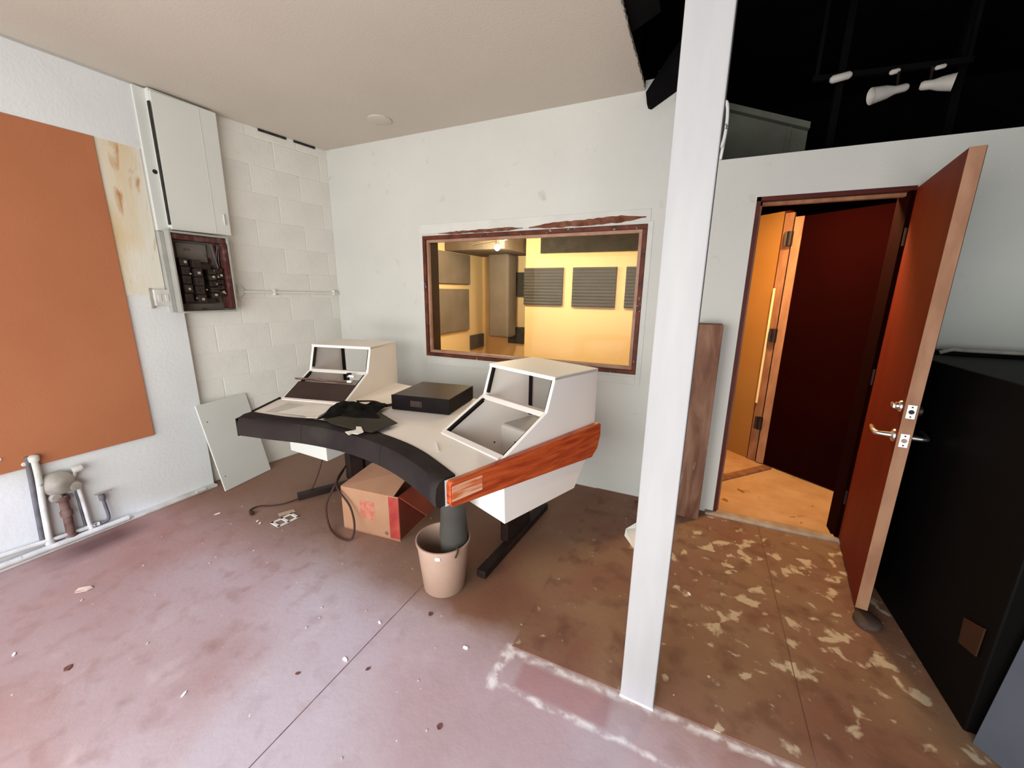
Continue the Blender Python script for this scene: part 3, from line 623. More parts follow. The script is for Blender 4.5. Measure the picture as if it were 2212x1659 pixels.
MB().lathe([(0.018, -0.02), (0.020, 0), (0.018, 0.02)], (-3.255, 0.885, 0.440), axis=(0, 1, 0.1), seg=14).build('union', 'pipe_white', t)
MB().lathe([(0.013, 0), (0.016, 0.01), (0.012, 0.024), (0.0001, 0.025)], (-3.262, 0.806, 0.288), axis=(1, 0, -0.2), seg=14).build('knob', 'screw_steel', t)
t = pipe('drain_pipe', 'thick rusty brown pipe below the round regulator', [(-3.262, 0.800, 0.285), (-3.262, 0.800, 0.20), (-3.262, 0.797, 0.10), (-3.262, 0.795, 0.045)], 0.021, 'pipe_rust')
MB().lathe([(0.027, 0), (0.027, 0.03), (0.022, 0.04)], (-3.262, 0.800, 0.175), seg=14).build('coupling', 'pipe_rust', t)
t = pipe('gas_pipe', 'slim white pipe dropping right of the round regulator', [(-3.262, 0.872, 0.33), (-3.262, 0.876, 0.22), (-3.262, 0.878, 0.12), (-3.262, 0.880, 0.052)], 0.011, 'pipe_white')
MB().tube([(-3.276, 0.862, 0.30), (-3.276, 0.864, 0.06)], 0.007, 8).build('rear_tube', 'pipe_dark', t)
t = pipe('valve_pipe', 'short bent pipe with a small tap, right of the other pipes', [(-3.262, 0.962, 0.205), (-3.262, 0.966, 0.14), (-3.262, 0.968, 0.075), (-3.262, 0.955, 0.052), (-3.262, 0.900, 0.050)], 0.009, 'pipe_dark')
MB().lathe([(0.014, -0.02), (0.017, 0), (0.014, 0.02)], (-3.262, 0.960, 0.215), seg=12).build('valve_body', 'pipe_dark', t)
MB().box(-3.268, -3.250, 0.925, 1.01, 0.238, 0.245).build('valve_handle', 'valve_grey', t, bev=0.002)
t = thing('floor_pipes', 'white painted horizontal pipes along the foot of the left wall', 'pipe', (-3.25, 0.7, 0.02))
MB().tube([(-3.262, -0.9, 0.092), (-3.262, 0.5, 0.083), (-3.262, 0.76, 0.060), (-3.262, 0.92, 0.052)], 0.013, 10).build('upper_pipe', 'pipe_white', t)
MB().tube([(-3.240, -0.9, 0.035), (-3.240, 0.6, 0.032), (-3.240, 1.05, 0.026)], 0.017, 10).build('lower_pipe', 'pipe_white', t)
o = MB().box(-3.292, -3.235, -1.4, 1.588, 0, 0.018).build('baseboard_left', 'pipe_white', bev=0.004); S(o, 'low painted kerb at the foot of the left wall', 'baseboard')
tag(MB().tube([(-3.232, 1.44, 0.022), (-3.232, 1.50, 0.022)], 0.010, 8).build('pipe_stub', 'pipe_white'), 'short white pipe stub near the leaning panel', 'pipe')

# leaning white panel
t = thing('leaning_panel', 'thin white sheet leaning against the block wall left of the desk', 'panel', (-3.13, 1.77, 0))
bl = Vector((-3.092, 1.562, 0.003)); brr = Vector((-3.150, 1.955, 0.003)); top = Vector((-0.135, -0.035, 0.66))
th = Vector((0.011, 0.002, 0.002))
q = MB(); q.pair([bl, brr, brr+top, bl+top], [bl-th, brr-th, brr+top-th, bl+top-th]); q.build('sheet', 'cabinet_white', t, bev=0.001)
for (a, c_) in ((0.08, 0.16), (0.10, 0.80)):
    P = bl+(brr-bl)*a+top*c_
    MB().lathe([(0.004, 0), (0.004, 0.0012), (0.0001, 0.0013)], P+Vector((0.0008, 0, 0)), axis=(0.98, 0.14, 0.2), seg=8).build('hole', 'gap_dark', t)

# ================================================================ DESK
DK = thing('mixing_desk', 'cream studio mixing desk with two open rack turrets and grey armrest', 'desk', (-1.5, 1.75, 0))
ZT = 0.75
arm_in = [(-2.440, 1.447), (-2.181, 1.472), (-2.015, 1.510), (-1.80, 1.532), (-1.62, 1.530), (-1.46, 1.512), (-1.27, 1.470), (-1.12, 1.418), (-0.985, 1.352), (-0.845, 1.276)]
arm_out = [(-2.375, 1.315), (-2.16, 1.350), (-1.965, 1.388), (-1.76, 1.405), (-1.60, 1.400), (-1.43, 1.378), (-1.27, 1.340), (-1.13, 1.290), (-1.00, 1.232), (-0.862, 1.162)]
uR = Vector((0.928, -0.371)).normalized(); vR = Vector((0.371, 0.928)).normalized()
PR = Vector((-0.845, 1.224))
def rw(w_, s_): return (PR.x+uR.x*w_+vR.x*s_, PR.y+uR.y*w_+vR.y*s_)
uL = Vector((0.980, 0.199)).normalized(); vL = Vector((-0.199, 0.980)).normalized()
PL = Vector((-2.081, 1.839))
def lw_(w_, s_): return (PL.x+uL.x*w_+vL.x*s_, PL.y+uL.y*w_+vL.y*s_)
W_ = 0.50
# worktop outline (counter-clockwise from front left)
ol = [(x, y) for x, y in arm_in]
out = ol+[rw(0, 0.10), rw(0, 0.302), rw(-W_, 0.302), rw(-W_, 0.95), lw_(0, 0.66), lw_(0, 0.0), lw_(-W_, 0.0), (-2.575, 1.60)]
q = MB()
# triangulate as n-gon pieces: front strip + middle
q.slab(out, ZT-0.028, ZT)
o = q.build('worktop', 'desk_laminate', DK)
bm = bmesh.new(); bm.from_mesh(o.data); bmesh.ops.triangulate(bm, faces=bm.faces); bm.to_mesh(o.data); bm.free()
# armrest in three padded segments
def arm(i0, i1, g0, g1):
    n = len(arm_in); prof = []
    ai = [Vector((*p, 0)) for p in arm_in]; ao = [Vector((*p, 0)) for p in arm_out]
    def at(L_, t_):
        t_ = max(0, min(n-1, t_)); i = min(int(t_), n-2); f = t_-i
        p0, p1, p2, p3 = L_[max(i-1, 0)], L_[i], L_[i+1], L_[min(i+2, n-1)]
        return 0.5*((2*p1)+(-p0+p2)*f+(2*p0-5*p1+4*p2-p3)*f*f+(-p0+3*p1-3*p2+p3)*f**3)
    N = int((i1-i0)*5); rows = []
    for k in range(N+1):
        t_ = i0+(i1-i0)*k/N; a = at(ai, t_); b2 = at(ao, t_); d = (b2-a).normalized()
        if k == 0: pass
        loop = [a+Vector((0, 0, ZT+0.006)), a+(b2-a)*0.5+Vector((0, 0, ZT+0.014)), b2-d*0.022+Vector((0, 0, ZT+0.008)), b2-d*0.004+Vector((0, 0, ZT-0.012)), b2+d*0.004+Vector((0, 0, ZT-0.055)),
                b2+Vector((0, 0, ZT-0.092)), b2-d*0.018+Vector((0, 0, ZT-0.104)), a+Vector((0, 0, ZT-0.104)), a+Vector((0, 0, ZT-0.03))]
        rows.append(loop)
    m_ = len(rows[0]); q = MB()
    vs = [p for r in rows for p in r]
    fs = [(i*m_+k, i*m_+(k+1) % m_, (i+1)*m_+(k+1) % m_, (i+1)*m_+k) for i in range(N) for k in range(m_)]
    fs += [tuple(range(m_-1, -1, -1)), tuple(N*m_+k for k in range(m_))]
    q.add(vs, fs, True); return q.build('armrest', 'arm_pad', DK)
arm(0.0, 2.15, 0, 0); arm(2.16, 5.6, 0, 0); arm(5.61, 9.0, 0, 0)
# narrow end cap, left
q = MB(); q.slab([(-2.45, 1.455), (-2.39, 1.318), (-2.375, 1.316), (-2.435, 1.455)], ZT-0.10, ZT+0.004); q.build('arm_end', 'rail_black', DK)
# left end wood strip along the worktop
q = MB(); q.pair([(-2.452, 1.45, ZT-0.03), (-2.44, 1.45, ZT-0.03), (-2.44, 1.45, ZT+0.008), (-2.452, 1.45, ZT+0.008)], [(-2.602, 1.745, ZT-0.03), (-2.590, 1.745, ZT-0.03), (-2.590, 1.745, ZT+0.008), (-2.602, 1.745, ZT+0.008)]); q.build('edge_trim', 'rail_black', DK)
# wood side trim
WF = MB(((PR.x, PR.y, 0), uR, vR))
x0, x1 = 0.0, 0.030
WF.ext_x([(-0.012, 0.655), (0.0, 0.643), (0.955, 0.583), (1.005, 0.625), (1.028, 0.700), (1.025, 0.768), (1.010, 0.776), (0.0, 0.757), (-0.012, 0.745)], x0, x1)
o = WF.build('side_trim', 'wood_trim', DK, bev=0.006, seg=3); tag(o, 'orange-brown stained wooden side board')
q = MB(((PR.x, PR.y, 0), uR, vR)); q.box(0.004, 0.0308, -0.004, 0.155, 0.668, 0.738); tag(q.build('worn_patch', 'wood_end', o, bev=0.003), 'pale worn patch on the wooden board')
q = MB(((PR.x, PR.y, 0), uR, vR)); q.box(-0.004, 0.0, -0.014, 0.10, 0.640, 0.755); q.build('trim_backing', 'cabinet_white', DK)

def turret(P, u, v, right):
    O = (P.x, P.y, 0); s0 = 0.0
    zb = 0.42
    nm = 'rack_turret'
    r_ = MB((O, u, v))
    prof = [(0.01, zb), (0.54, zb), (0.64, 0.57), (0.70, 0.61), (0.70, 1.088), (0.345, 1.088), (0.288, 0.915), (0.0, 0.755)] if right else \
           [(0.0, 0.722), (0.70, 0.722), (0.70, 1.088), (0.345, 1.088), (0.288, 0.905), (0.0, 0.755)]
    body = None
    root = DK
    for (a, c_) in ((-0.018, 0.0), (-W_, -W_+0.018)):
        q = MB((O, u, v)); q.ext_x(prof, a, c_); q.build('turret_side', 'desk_laminate', root, bev=0.0015)
    I0, I1 = -W_+0.018, -0.018
    q = MB((O, u, v)); q.box(-W_, 0, 0.336, 0.705, 1.070, 1.090); q.build('turret_top', 'desk_laminate', root, bev=0.003)
    # strip between the openings and front lip
    q = MB((O, u, v)); q.pair([(I0, 0.268, 0.893), (I0, 0.294, 0.912), (I0, 0.345, 0.905), (I0, 0.345, 0.880)], [(I1, 0.268, 0.893), (I1, 0.294, 0.912), (I1, 0.345, 0.905), (I1, 0.345, 0.880)]); q.build('cross_rail', 'desk_laminate', root, bev=0.002)
    q = MB((O, u, v)); q.pair([(I0, -0.020, 0.745), (I0, -0.020, 0.757), (I0, 0.012, 0.765), (I0, 0.012, 0.735)], [(I1, -0.020, 0.745), (I1, -0.020, 0.757), (I1, 0.012, 0.765), (I1, 0.012, 0.735)]); q.build('front_lip', 'desk_laminate', root, bev=0.002)
    # inner boxes
    if right:
        q = MB((O, u, v)); q.box(I0, I1, 0.012, 0.030, zb, 0.740); q.build('front_panel', 'desk_laminate', root)
        MB((O, u, v)).lathe([(0.006, 0), (0.006, 0.002), (0.0001, 0.003)], (-0.14, 0.011, 0.56), axis=(0, -1, 0), seg=10).build('bolt_hole', 'gap_dark', root)
        q = MB((O, u, v)); q.box(I0, I1, 0.03, 0.54, zb, zb+0.016); q.build('bottom_panel', 'desk_inner', root)
        q = MB((O, u, v)); q.box(I0, I1, 0.42, 0.436, zb, 0.70); q.build('inner_back', 'desk_laminate', root)
        q = MB((O, u, v)); q.box(I0, I1, 0.436, 0.66, 0.69, 0.706); q.build('inner_shelf', 'desk_inner', root)
        for (x, y, z) in ((I0+0.001, 0.09, 0.69), (I0+0.001, 0.36, 0.60)):
            MB((O, u, v)).lathe([(0.006, 0), (0.006, 0.002), (0.0001, 0.003)], (x, y, z), axis=(1, 0, 0), seg=8).build('bolt_hole', 'gap_dark', root)
        for (x, z) in ((-0.36, 0.62), (-0.33, 0.56)):
            MB((O, u, v)).lathe([(0.006, 0), (0.006, 0.002), (0.0001, 0.003)], (x, 0.4195, z), axis=(0, -1, 0), seg=8).build('bolt_hole', 'gap_dark', root)
    else:
        q = MB((O, u, v)); q.box(I0, I1, 0.012, 0.70, 0.722, 0.738); q.build('bottom_panel', 'desk_inner', root)
    # inner skins of the left side (shaded liner)
    # rack rails
    def rail(p, q_, x, nm='rack_rail', wd=0.022, holes=True):
        r = MB((O, u, v)); 
        (ya, za), (yb, zb_) = p, q_; L_ = math.hypot(yb-ya, zb_-za); dy, dz = (yb-ya)/L_, (zb_-za)/L_
        ny, nz_ = -dz, dy
        t_ = 0.004
        r.pair([(x, ya, za), (x+wd, ya, za), (x+wd, ya+ny*t_, za+nz_*t_), (x, ya+ny*t_, za+nz_*t_)], [(x, yb, zb_), (x+wd, yb, zb_), (x+wd, yb+ny*t_, zb_+nz_*t_), (x, yb+ny*t_, zb_+nz_*t_)])
        # return flange against the side panel
        xs = x if x < -W_/2 else x+wd-0.003
        r.pair([(xs, ya, za), (xs+0.003, ya, za), (xs+0.003, ya-ny*0.022, za-nz_*0.022), (xs, ya-ny*0.022, za-nz_*0.022)], [(xs, yb, zb_), (xs+0.003, yb, zb_), (xs+0.003, yb-ny*0.022, zb_-nz_*0.022), (xs, yb-ny*0.022, zb_-nz_*0.022)])
        o = r.build(nm, 'rail_black', root)
        return o
    for x in (I0, I1-0.022):
        ww = 0.022 if x == I0 else 0.007
        xx = x if x == I0 else I1-0.007
        rail((0.302, 0.925), (0.346, 1.068), xx, wd=ww)
        rail((0.020, 0.760), (0.270, 0.893), xx, wd=ww)
    rail((0.655, 0.745 if not right else 0.72), (0.655, 1.068), I0, wd=0.030)
    rail((0.655, 0.745 if not right else 0.72), (0.655, 1.068), I1-0.007, wd=0.007)
turret(Vector(rw(0, 0.302)), uR, vR, True)
turret(PL, uL, vL, False)
# box under the left turret
q = MB(); q.slab([(-2.440, 1.668), (-2.066, 1.648), (-2.072, 2.10), (-2.46, 2.12)], 0.418, ZT-0.028); q.build('lower_box', 'cabinet_white', DK, bev=0.002)
MB().lathe([(0.005, 0), (0.005, 0.002), (0.0001, 0.003)], (-2.26, 1.657, 0.545), axis=(0, -1, 0), seg=8).build('bolt_hole', 'gap_dark', DK)
q = MB(); q.slab([(-2.52, 1.72), (-2.445, 1.715), (-2.445, 1.735), (-2.52, 1.74)], 0.45, ZT-0.028); q.build('side_bracket', 'desk_inner', DK)
# side panel under the right worktop edge, rear modesty panel
q = MB(((PR.x, PR.y, 0), uR, vR)); q.box(-W_, -0.03, 0.33, 0.345, ZT-0.12, ZT-0.028); q.build('apron', 'desk_inner', DK)
# steel legs: foot bar + column for each side
def foot(name, a, b2, up0, up1, wcol, zt=ZT-0.03):
    q = MB(); q.bar((*a, 0.024), (*b2, 0.024), 0.055, 0.044); o = q.build('foot', 'black_steel', DK, bev=0.004)
    q = MB(); q.pair([(*up0[0], 0.04), (*up0[1], 0.04), (*up0[2], 0.04), (*up0[3], 0.04)], [(*up1[0], zt), (*up1[1], zt), (*up1[2], zt), (*up1[3], zt)]); q.build('leg', 'black_steel', DK, bev=0.003)
def rect(c_, d, l_, w2):
    d = Vector(d).normalized(); n = Vector((-d.y, d.x)); c_ = Vector(c_)
    return [tuple(c_-d*l_/2-n*w2/2), tuple(c_+d*l_/2-n*w2/2), tuple(c_+d*l_/2+n*w2/2), tuple(c_-d*l_/2+n*w2/2)]
dR = (0.094, 0.83)
foot('r', (-0.905, 1.59), (-0.845, 2.40), rect((-0.895, 2.02), dR, 0.28, 0.05), rect((-0.895, 2.02), dR, 0.28, 0.05), 0, 0.421)
dL = (0.05, 0.36)
foot('l', (-2.505, 1.72), (-2.15, 2.35), rect((-2.28, 2.07), (0.4, 0.7), 0.10, 0.05), rect((-2.28, 2.07), (0.4, 0.7), 0.10, 0.05), 0, 0.418)
q = MB(); q.box(-2.02, -1.55, 2.20, 2.24, 0.34, ZT-0.03); q.build('modesty_panel', 'black_steel', DK)

# blank panel in the lower half of the left turret slope
q = MB(((PL.x, PL.y, 0), uL, vL)); q.pair([(-W_+0.018, 0.0, 0.764), (-0.016, 0.0, 0.764), (-0.016, 0.004, 0.756), (-W_+0.018, 0.004, 0.756)], [(-W_+0.018, 0.150, 0.846), (-0.016, 0.150, 0.846), (-0.016, 0.154, 0.838), (-W_+0.018, 0.154, 0.838)])
o = q.build('blank_panel', 'blank_panel', DK, bev=0.001); tag(o, 'dark brown blank rack panel')
for k in range(3):
    pts = [(-W_-0.012+0.2*0, 0.150, 0.862+0.003*k)] + [(-W_+0.03+j*0.085, 0.158+0.010*k+random.uniform(-.004, .004), 0.856+0.004*k+random.uniform(-.003, .003)) for j in range(6)]
    MB(((PL.x, PL.y, 0), uL, vL)).tube(bez([Vector(p) for p in pts], 4), 0.0026, 6).build('wire', 'wire_pink' if k else 'cord_brown', o)
for (x, y, z, s, mt_) in ((-0.085, 0.215, 0.895, 0.022, 'white_plastic'), (-0.115, 0.225, 0.905, 0.015, 'rail_black'), (-0.07, 0.165, 0.867, 0.018, 'white_plastic'), (-0.10, 0.185, 0.88, 0.010, 'rail_black')):
    MB(((PL.x, PL.y, 0), uL, vL)).box(x-s, x+s, y-0.01, y+0.012, z-0.012, z+0.006).build('connector', mt_, o, bev=0.003)

# ================================================================ THINGS ON THE DESK
t = thing('rack_unit', 'black rack unit lying between the two turrets on the worktop', 'rack unit', (-1.52, 2.12, ZT))
fa = MB(((-1.714, 1.885, 0), (0.989, 0.149), (-0.149, 0.989)))
fa.box(0, 0.395, 0.008, 0.398, ZT+0.006, ZT+0.098); fa.build('case', 'amp_case', t, bev=0.002)
fa = MB(((-1.714, 1.885, 0), (0.989, 0.149), (-0.149, 0.989))); fa.box(0.003, 0.392, 0.012, 0.394, ZT+0.098, ZT+0.100); fa.build('top_cover', 'amp_top', t)
fa = MB(((-1.714, 1.885, 0), (0.989, 0.149), (-0.149, 0.989))); fa.box(-0.004, 0.399, 0, 0.008, ZT+0.004, ZT+0.100); fp = fa.build('front_panel', 'rail_black', t, bev=0.002)
for k in range(2):
    fa = MB(((-1.714, 1.885, 0), (0.989, 0.149), (-0.149, 0.989))); fa.lathe([(0.013, 0), (0.013, 0.004), (0.009, 0.005), (0.0001, 0.004)], (0.155+0.036*k, 0, ZT+0.052), axis=(0, -1, 0), seg=16).build('socket', 'blank_panel', fp)
fa = MB(((-1.714, 1.885, 0), (0.989, 0.149), (-0.149, 0.989))); fa.box(0.132, 0.212, -0.0015, 0, ZT+0.034, ZT+0.072); fa.build('socket_frame', 'blank_panel', fp)
for (x, y) in ((0.04, 0.04), (0.35, 0.04), (0.04, 0.36), (0.35, 0.36)):
    fa = MB(((-1.714, 1.885, 0), (0.989, 0.149), (-0.149, 0.989))); fa.box(x-0.012, x+0.012, y-0.012, y+0.012, ZT, ZT+0.006); fa.build('foot', 'rubber', t)
# papers
def sheet(name, label, pts, z, th=0.0012, m_='paper', cat='paper', curl=None):
    q = MB(); q.slab(pts, z, z+th); return tag(q.build(name, m_), label, cat)
sheet('paper_sheet', 'blank pale paper sheet lying left on the worktop', [(-2.38, 1.49), (-2.10, 1.53), (-2.15, 1.72), (-2.44, 1.69)], ZT+0.0005, m_='plaster_patch')
q = MB(); c0 = [(-2.28, 1.500, 0.008), (-2.05, 1.525, 0.012), (-1.985, 1.56, 0.012), (-2.07, 1.748, 0.006), (-2.27, 1.735, 0.004)]
c1 = [(-2.05, 1.525, 0.012), (-1.995, 1.478, 0.022), (-1.925, 1.500, 0.026), (-1.985, 1.56, 0.012)]
for c_ in (c0, c1): q.pair([(x, y, ZT+h) for x, y, h in c_], [(x, y, ZT+h+0.0015) for x, y, h in c_])
tag(q.build('paper_sheet', 'paper'), 'bright white paper with a bent corner over the armrest beside the black cloth', 'paper')
# dark mat and crumpled cloth
q = MB(); q.slab([(-1.886, 1.505), (-1.773, 1.470), (-1.586, 1.455), (-1.479, 1.468), (-1.462, 1.642), (-1.726, 1.765), (-1.838, 1.70)], ZT+0.021, ZT+0.024)
tag(q.build('foam_sheet', 'foam_mat'), 'flat dark foam sheet lying under the crumpled black cloth', 'foam sheet')
cl_out = [(-1.905, 1.476), (-1.938, 1.557), (-2.027, 1.673), (-2.071, 1.769), (-2.062, 1.825), (-1.953, 1.830), (-1.847, 1.812), (-1.807, 1.906), (-1.745, 1.889), (-1.723, 1.807), (-1.698, 1.722), (-1.600, 1.655), (-1.680, 1.633), (-1.740, 1.603), (-1.843, 1.590), (-1.865, 1.528)]
cn = Vector((-1.875, 1.70)); q = MB(); vs = []; fs = []; NO = 64; NR = 14
for ir in range(NR+1):
    f_ = ir/NR
    for k in range(NO):
        t_ = k/NO*len(cl_out); i_ = int(t_); ff = t_-i_; ff = ff*ff*(3-2*ff)*0.5+ff*0.5
        a_ = Vector(cl_out[i_ % len(cl_out)]); b3 = Vector(cl_out[(i_+1) % len(cl_out)]); p_ = a_.lerp(b3, ff)
        p_ = cn.lerp(p_, f_); x_, y_ = p_
        h_ = (1-f_**1.8)*0.05*(0.6+0.25*math.sin(x_*60+2*math.sin(y_*40))+0.2*math.sin(y_*75+x_*30))+0.004*abs(math.sin(k*1.9))*f_
        vs.append((x_, y_, ZT+0.026+max(0.001, h_)))
for ir in range(NR):
    for k in range(NO):
        fs.append((ir*NO+k, ir*NO+(k+1) % NO, (ir+1)*NO+(k+1) % NO, (ir+1)*NO+k))
q.add(vs, fs, True); o = q.build('black_cloth', 'dark_cloth'); md = o.modifiers.new('s', 'SOLIDIFY'); md.thickness = 0.002
tag(o, 'crumpled black cloth heaped in front of the left turret', 'cloth')
q = MB(); c0 = [(-1.600, 1.400), (-1.546, 1.375), (-1.549, 1.400), (-1.516, 1.402), (-1.513, 1.440), (-1.584, 1.494), (-1.612, 1.486), (-1.572, 1.445)]
q.pair([(x, y, ZT+0.0255) for (x, y) in c0], [(x, y, ZT+0.0285) for (x, y) in c0]); tag(q.build('paper_scrap', 'paper'), 'small torn white paper scrap on the middle of the armrest', 'paper')
pts = [(-1.93, 1.80, ZT+0.05), (-1.88, 1.90, ZT+0.03), (-1.80, 1.93, ZT+0.008), (-1.76, 2.02, ZT+0.02), (-1.79, 2.10, ZT+0.02), (-1.745, 2.16, ZT+0.03)]
tag(MB().tube(bez(pts, 6), 0.006, 8).build('power_cord', 'cord_brown'), 'dark cord running from the black cloth to the rack unit', 'cord')
pts = [(-1.90, 1.78, ZT+0.04), (-1.80, 1.86, ZT+0.012), (-1.76, 1.93, ZT+0.01), (-1.80, 2.0, ZT+0.012), (-1.77, 2.08, ZT+0.02)]
tag(MB().tube(bez(pts, 6), 0.004, 8).build('signal_cord', 'cord_brown'), 'thinner cord looped beside the black cloth', 'cord')
q = MB(); q.bar((-1.129, 1.539, ZT+0.0035), (-1.050, 1.450, ZT+0.0035), 0.005, 0.005); tag(q.build('cotton_swab', 'paper'), 'thin white stick lying near the right turret', 'stick')

# ================================================================ UNDER THE DESK
# cardboard carton
C0 = Vector((-1.925, 1.612)); C1 = Vector((-1.504, 1.654)); cu = (C1-C0).normalized(); cv = Vector((-cu.y, cu.x)); CW = (C1-C0).length; CH = 0.295; CD = 0.36
t = thing('cardboard_box', 'open brown cardboard carton with red print under the desk', 'box', (-1.74, 1.80, 0))
frc = ((C0.x, C0.y, 0), cu, cv)
q = MB(frc); q.box(0, CW, 0, 0.006, 0.003, CH); q.box(0, CW, 0, CD, 0.0, 0.006); q.build('front', 'cardboard', t)
MB(frc).box(0, 0.006, 0.006, CD, 0.006, CH).build('left_side', 'cardboard', t)
MB(frc).box(0, CW, CD-0.006, CD, 0.006, CH).build('rear', 'cardboard', t)
tag(MB(frc).box(CW-0.006, CW, 0.006, CD, 0.006, CH).build('right_side', 'carton_red', t), 'dark red printed side')
q = MB(frc); q.pair([(0.004, 0.002, CH), (CW-0.03, 0.002, CH), (CW-0.035, 0.22, CH+0.075), (0.055, 0.24, CH+0.06)], [(0.004, -0.002, CH+0.004), (CW-0.03, -0.002, CH+0.004), (CW-0.035, 0.217, CH+0.079), (0.055, 0.237, CH+0.064)])
q.build('front_flap', 'cardboard', t)
q = MB(frc); q.pair([(CW, 0.01, CH-0.005), (CW, CD, CH-0.005), (CW+0.14, CD-0.03, CH-0.13), (CW+0.15, 0.07, CH-0.13)], [(CW+0.003, 0.01, CH), (CW+0.003, CD, CH), (CW+0.143, CD-0.03, CH-0.126), (CW+0.153, 0.07, CH-0.126)])
q.build('right_flap', 'carton_red', t)
MB(frc).box(CW-0.070, CW+0.001, -0.0012, 0.0, 0.010, CH-0.006).build('red_stripe', 'red_print', t)
lg = MB(frc).box(0.140, 0.245, -0.0012, 0.0, 0.105, 0.225).build('printed_mark', 'red_faded', t)
for (x, z) in ((0.167, 0.192), (0.218, 0.192), (0.167, 0.137), (0.218, 0.137)):
    MB(frc).lathe([(0.019, 0), (0.019, 0.0008), (0.0001, 0.0009)], (x, -0.0012, z), axis=(0, -1, 0), seg=14).build('printed_dot', 'red_faded', lg)
MB(frc).lathe([(0.014, 0), (0.014, 0.0008), (0.0001, 0.0009)], (CW-0.095, 0.0, 0.035), axis=(0, -1, 0), seg=12).build('stain', 'plank_wood', t)
# dark crate behind the carton
q = MB(); q.box(-2.46, -1.80, 2.12, 2.30, 0.0, 0.34); tag(q.build('black_case', 'black_steel', bev=0.01), 'black equipment case in the shadow behind the cardboard carton', 'case')
# waste bin
t = thing('waste_bin', 'beige plastic waste bin with a white label, in front of the desk', 'bin', (-1.058, 1.475, 0))
bc = (-1.058, 1.475, 0.0)
q = MB(); prof = [(0.102, 0.0), (0.106, 0.004), (0.132, 0.262), (0.138, 0.264), (0.139, 0.276), (0.132, 0.277), (0.127, 0.262), (0.098, 0.010), (0.001, 0.009)]
q.lathe(prof, bc, seg=48); q.build('shell', 'bin_plastic', t)
def binp(th, z, r): return (bc[0]+math.cos(th)*r, bc[1]+math.sin(th)*r, z)
q = MB(); a0 = math.atan2(-1.475, 1.052)-0.30+0.08
lb_ = []
for k in range(5):
    th_ = a0-0.10+0.045*k
    lb_.append(th_)
q.pair([binp(lb_[0], 0.234, 0.1305), binp(lb_[-1], 0.234, 0.1305), binp(lb_[-1], 0.252, 0.132), binp(lb_[0], 0.252, 0.132)], [binp(lb_[0], 0.234, 0.133), binp(lb_[-1], 0.234, 0.133), binp(lb_[-1], 0.252, 0.1345), binp(lb_[0], 0.252, 0.1345)]); q.build('label', 'white_plastic', t)
pts = [binp(a0+0.72, 0.288, 0.134), binp(a0+0.70, 0.278, 0.145), binp(a0+0.66, 0.255, 0.143), binp(a0+0.62, 0.243, 0.141)]
tag(MB().tube(bez(pts, 4), 0.005, 8).build('cord_end', 'cord_brown'), 'short dark cord hanging over the rim of the beige bin', 'cord')
# rolled foam standing in bin
q = MB(); cx, cy = -1.010, 1.500
prof = [(0.036, 0.014), (0.042, 0.03), (0.068, 0.20), (0.072, 0.30), (0.064, 0.40), (0.058, 0.60), (0.056, 0.640)]
q.lathe(prof, (cx, cy, 0), seg=24); o = q.build('foam_roll', 'foam_grey'); tag(o, 'charcoal foam roll standing in the beige bin up to the desk', 'foam roll')
# loose cord loop in front of the carton
pts = [(-2.08, 1.78, 0.30), (-2.01, 1.64, 0.265), (-2.04, 1.585, 0.14), (-1.985, 1.55, 0.03), (-1.87, 1.515, 0.008), (-1.775, 1.525, 0.014), (-1.775, 1.56, 0.09), (-1.835, 1.59, 0.19), (-1.935, 1.597, 0.28), (-2.00, 1.66, 0.31), (-2.08, 1.80, 0.32)]
tag(MB().tube(bez(pts, 8), 0.0065, 8).build('power_cord', 'cord_brown'), 'brown cord hanging in a loop before the cardboard carton', 'cord')
pts = [(-2.45, 1.98, 0.42), (-2.46, 1.90, 0.20), (-2.48, 1.80, 0.03), (-2.52, 1.66, 0.006), (-2.58, 1.58, 0.006), (-2.66, 1.53, 0.006), (-2.66, 1.47, 0.006), (-2.61, 1.45, 0.006)]
t = thing('electric_cord', 'thin brown cord curling on the floor left of the desk', 'cord', (-2.55, 1.6, 0))
MB().tube(bez(pts, 8), 0.0045, 8).build('cable', 'cord_brown', t)
MB().lathe([(0.012, -0.018), (0.015, 0), (0.010, 0.018)], (-2.603, 1.448, 0.014), axis=(1, -0.3, 0), seg=12).build('plug', 'cord_brown', t)
# outlet cover plate on the floor
q = MB(((-2.339, 1.500, 0), (0.10, 0.995), (-0.995, 0.10)))
a, bb = 0.073, 0.046
q.box(-a, a, -bb, -bb+0.017, 0.001, 0.007); q.box(-a, a, bb-0.017, bb, 0.001, 0.007); q.box(-a, -a+0.020, -bb, bb, 0.001, 0.007); q.box(a-0.020, a, -bb, bb, 0.001, 0.007); q.box(-0.010, 0.010, -bb, bb, 0.001, 0.007)
tag(q.build('cover_plate', 'white_plastic', bev=0.0015), 'white two-gang socket cover plate lying on the floor left of the carton', 'cover plate')
q = MB(); q.slab([(-2.455, 1.53), (-2.420, 1.515), (-2.375, 1.60), (-2.41, 1.615)], 0.0005, 0.004); tag(q.build('tape_strip', 'tape_white'), 'short pale strip beside the white cover plate', 'strip')

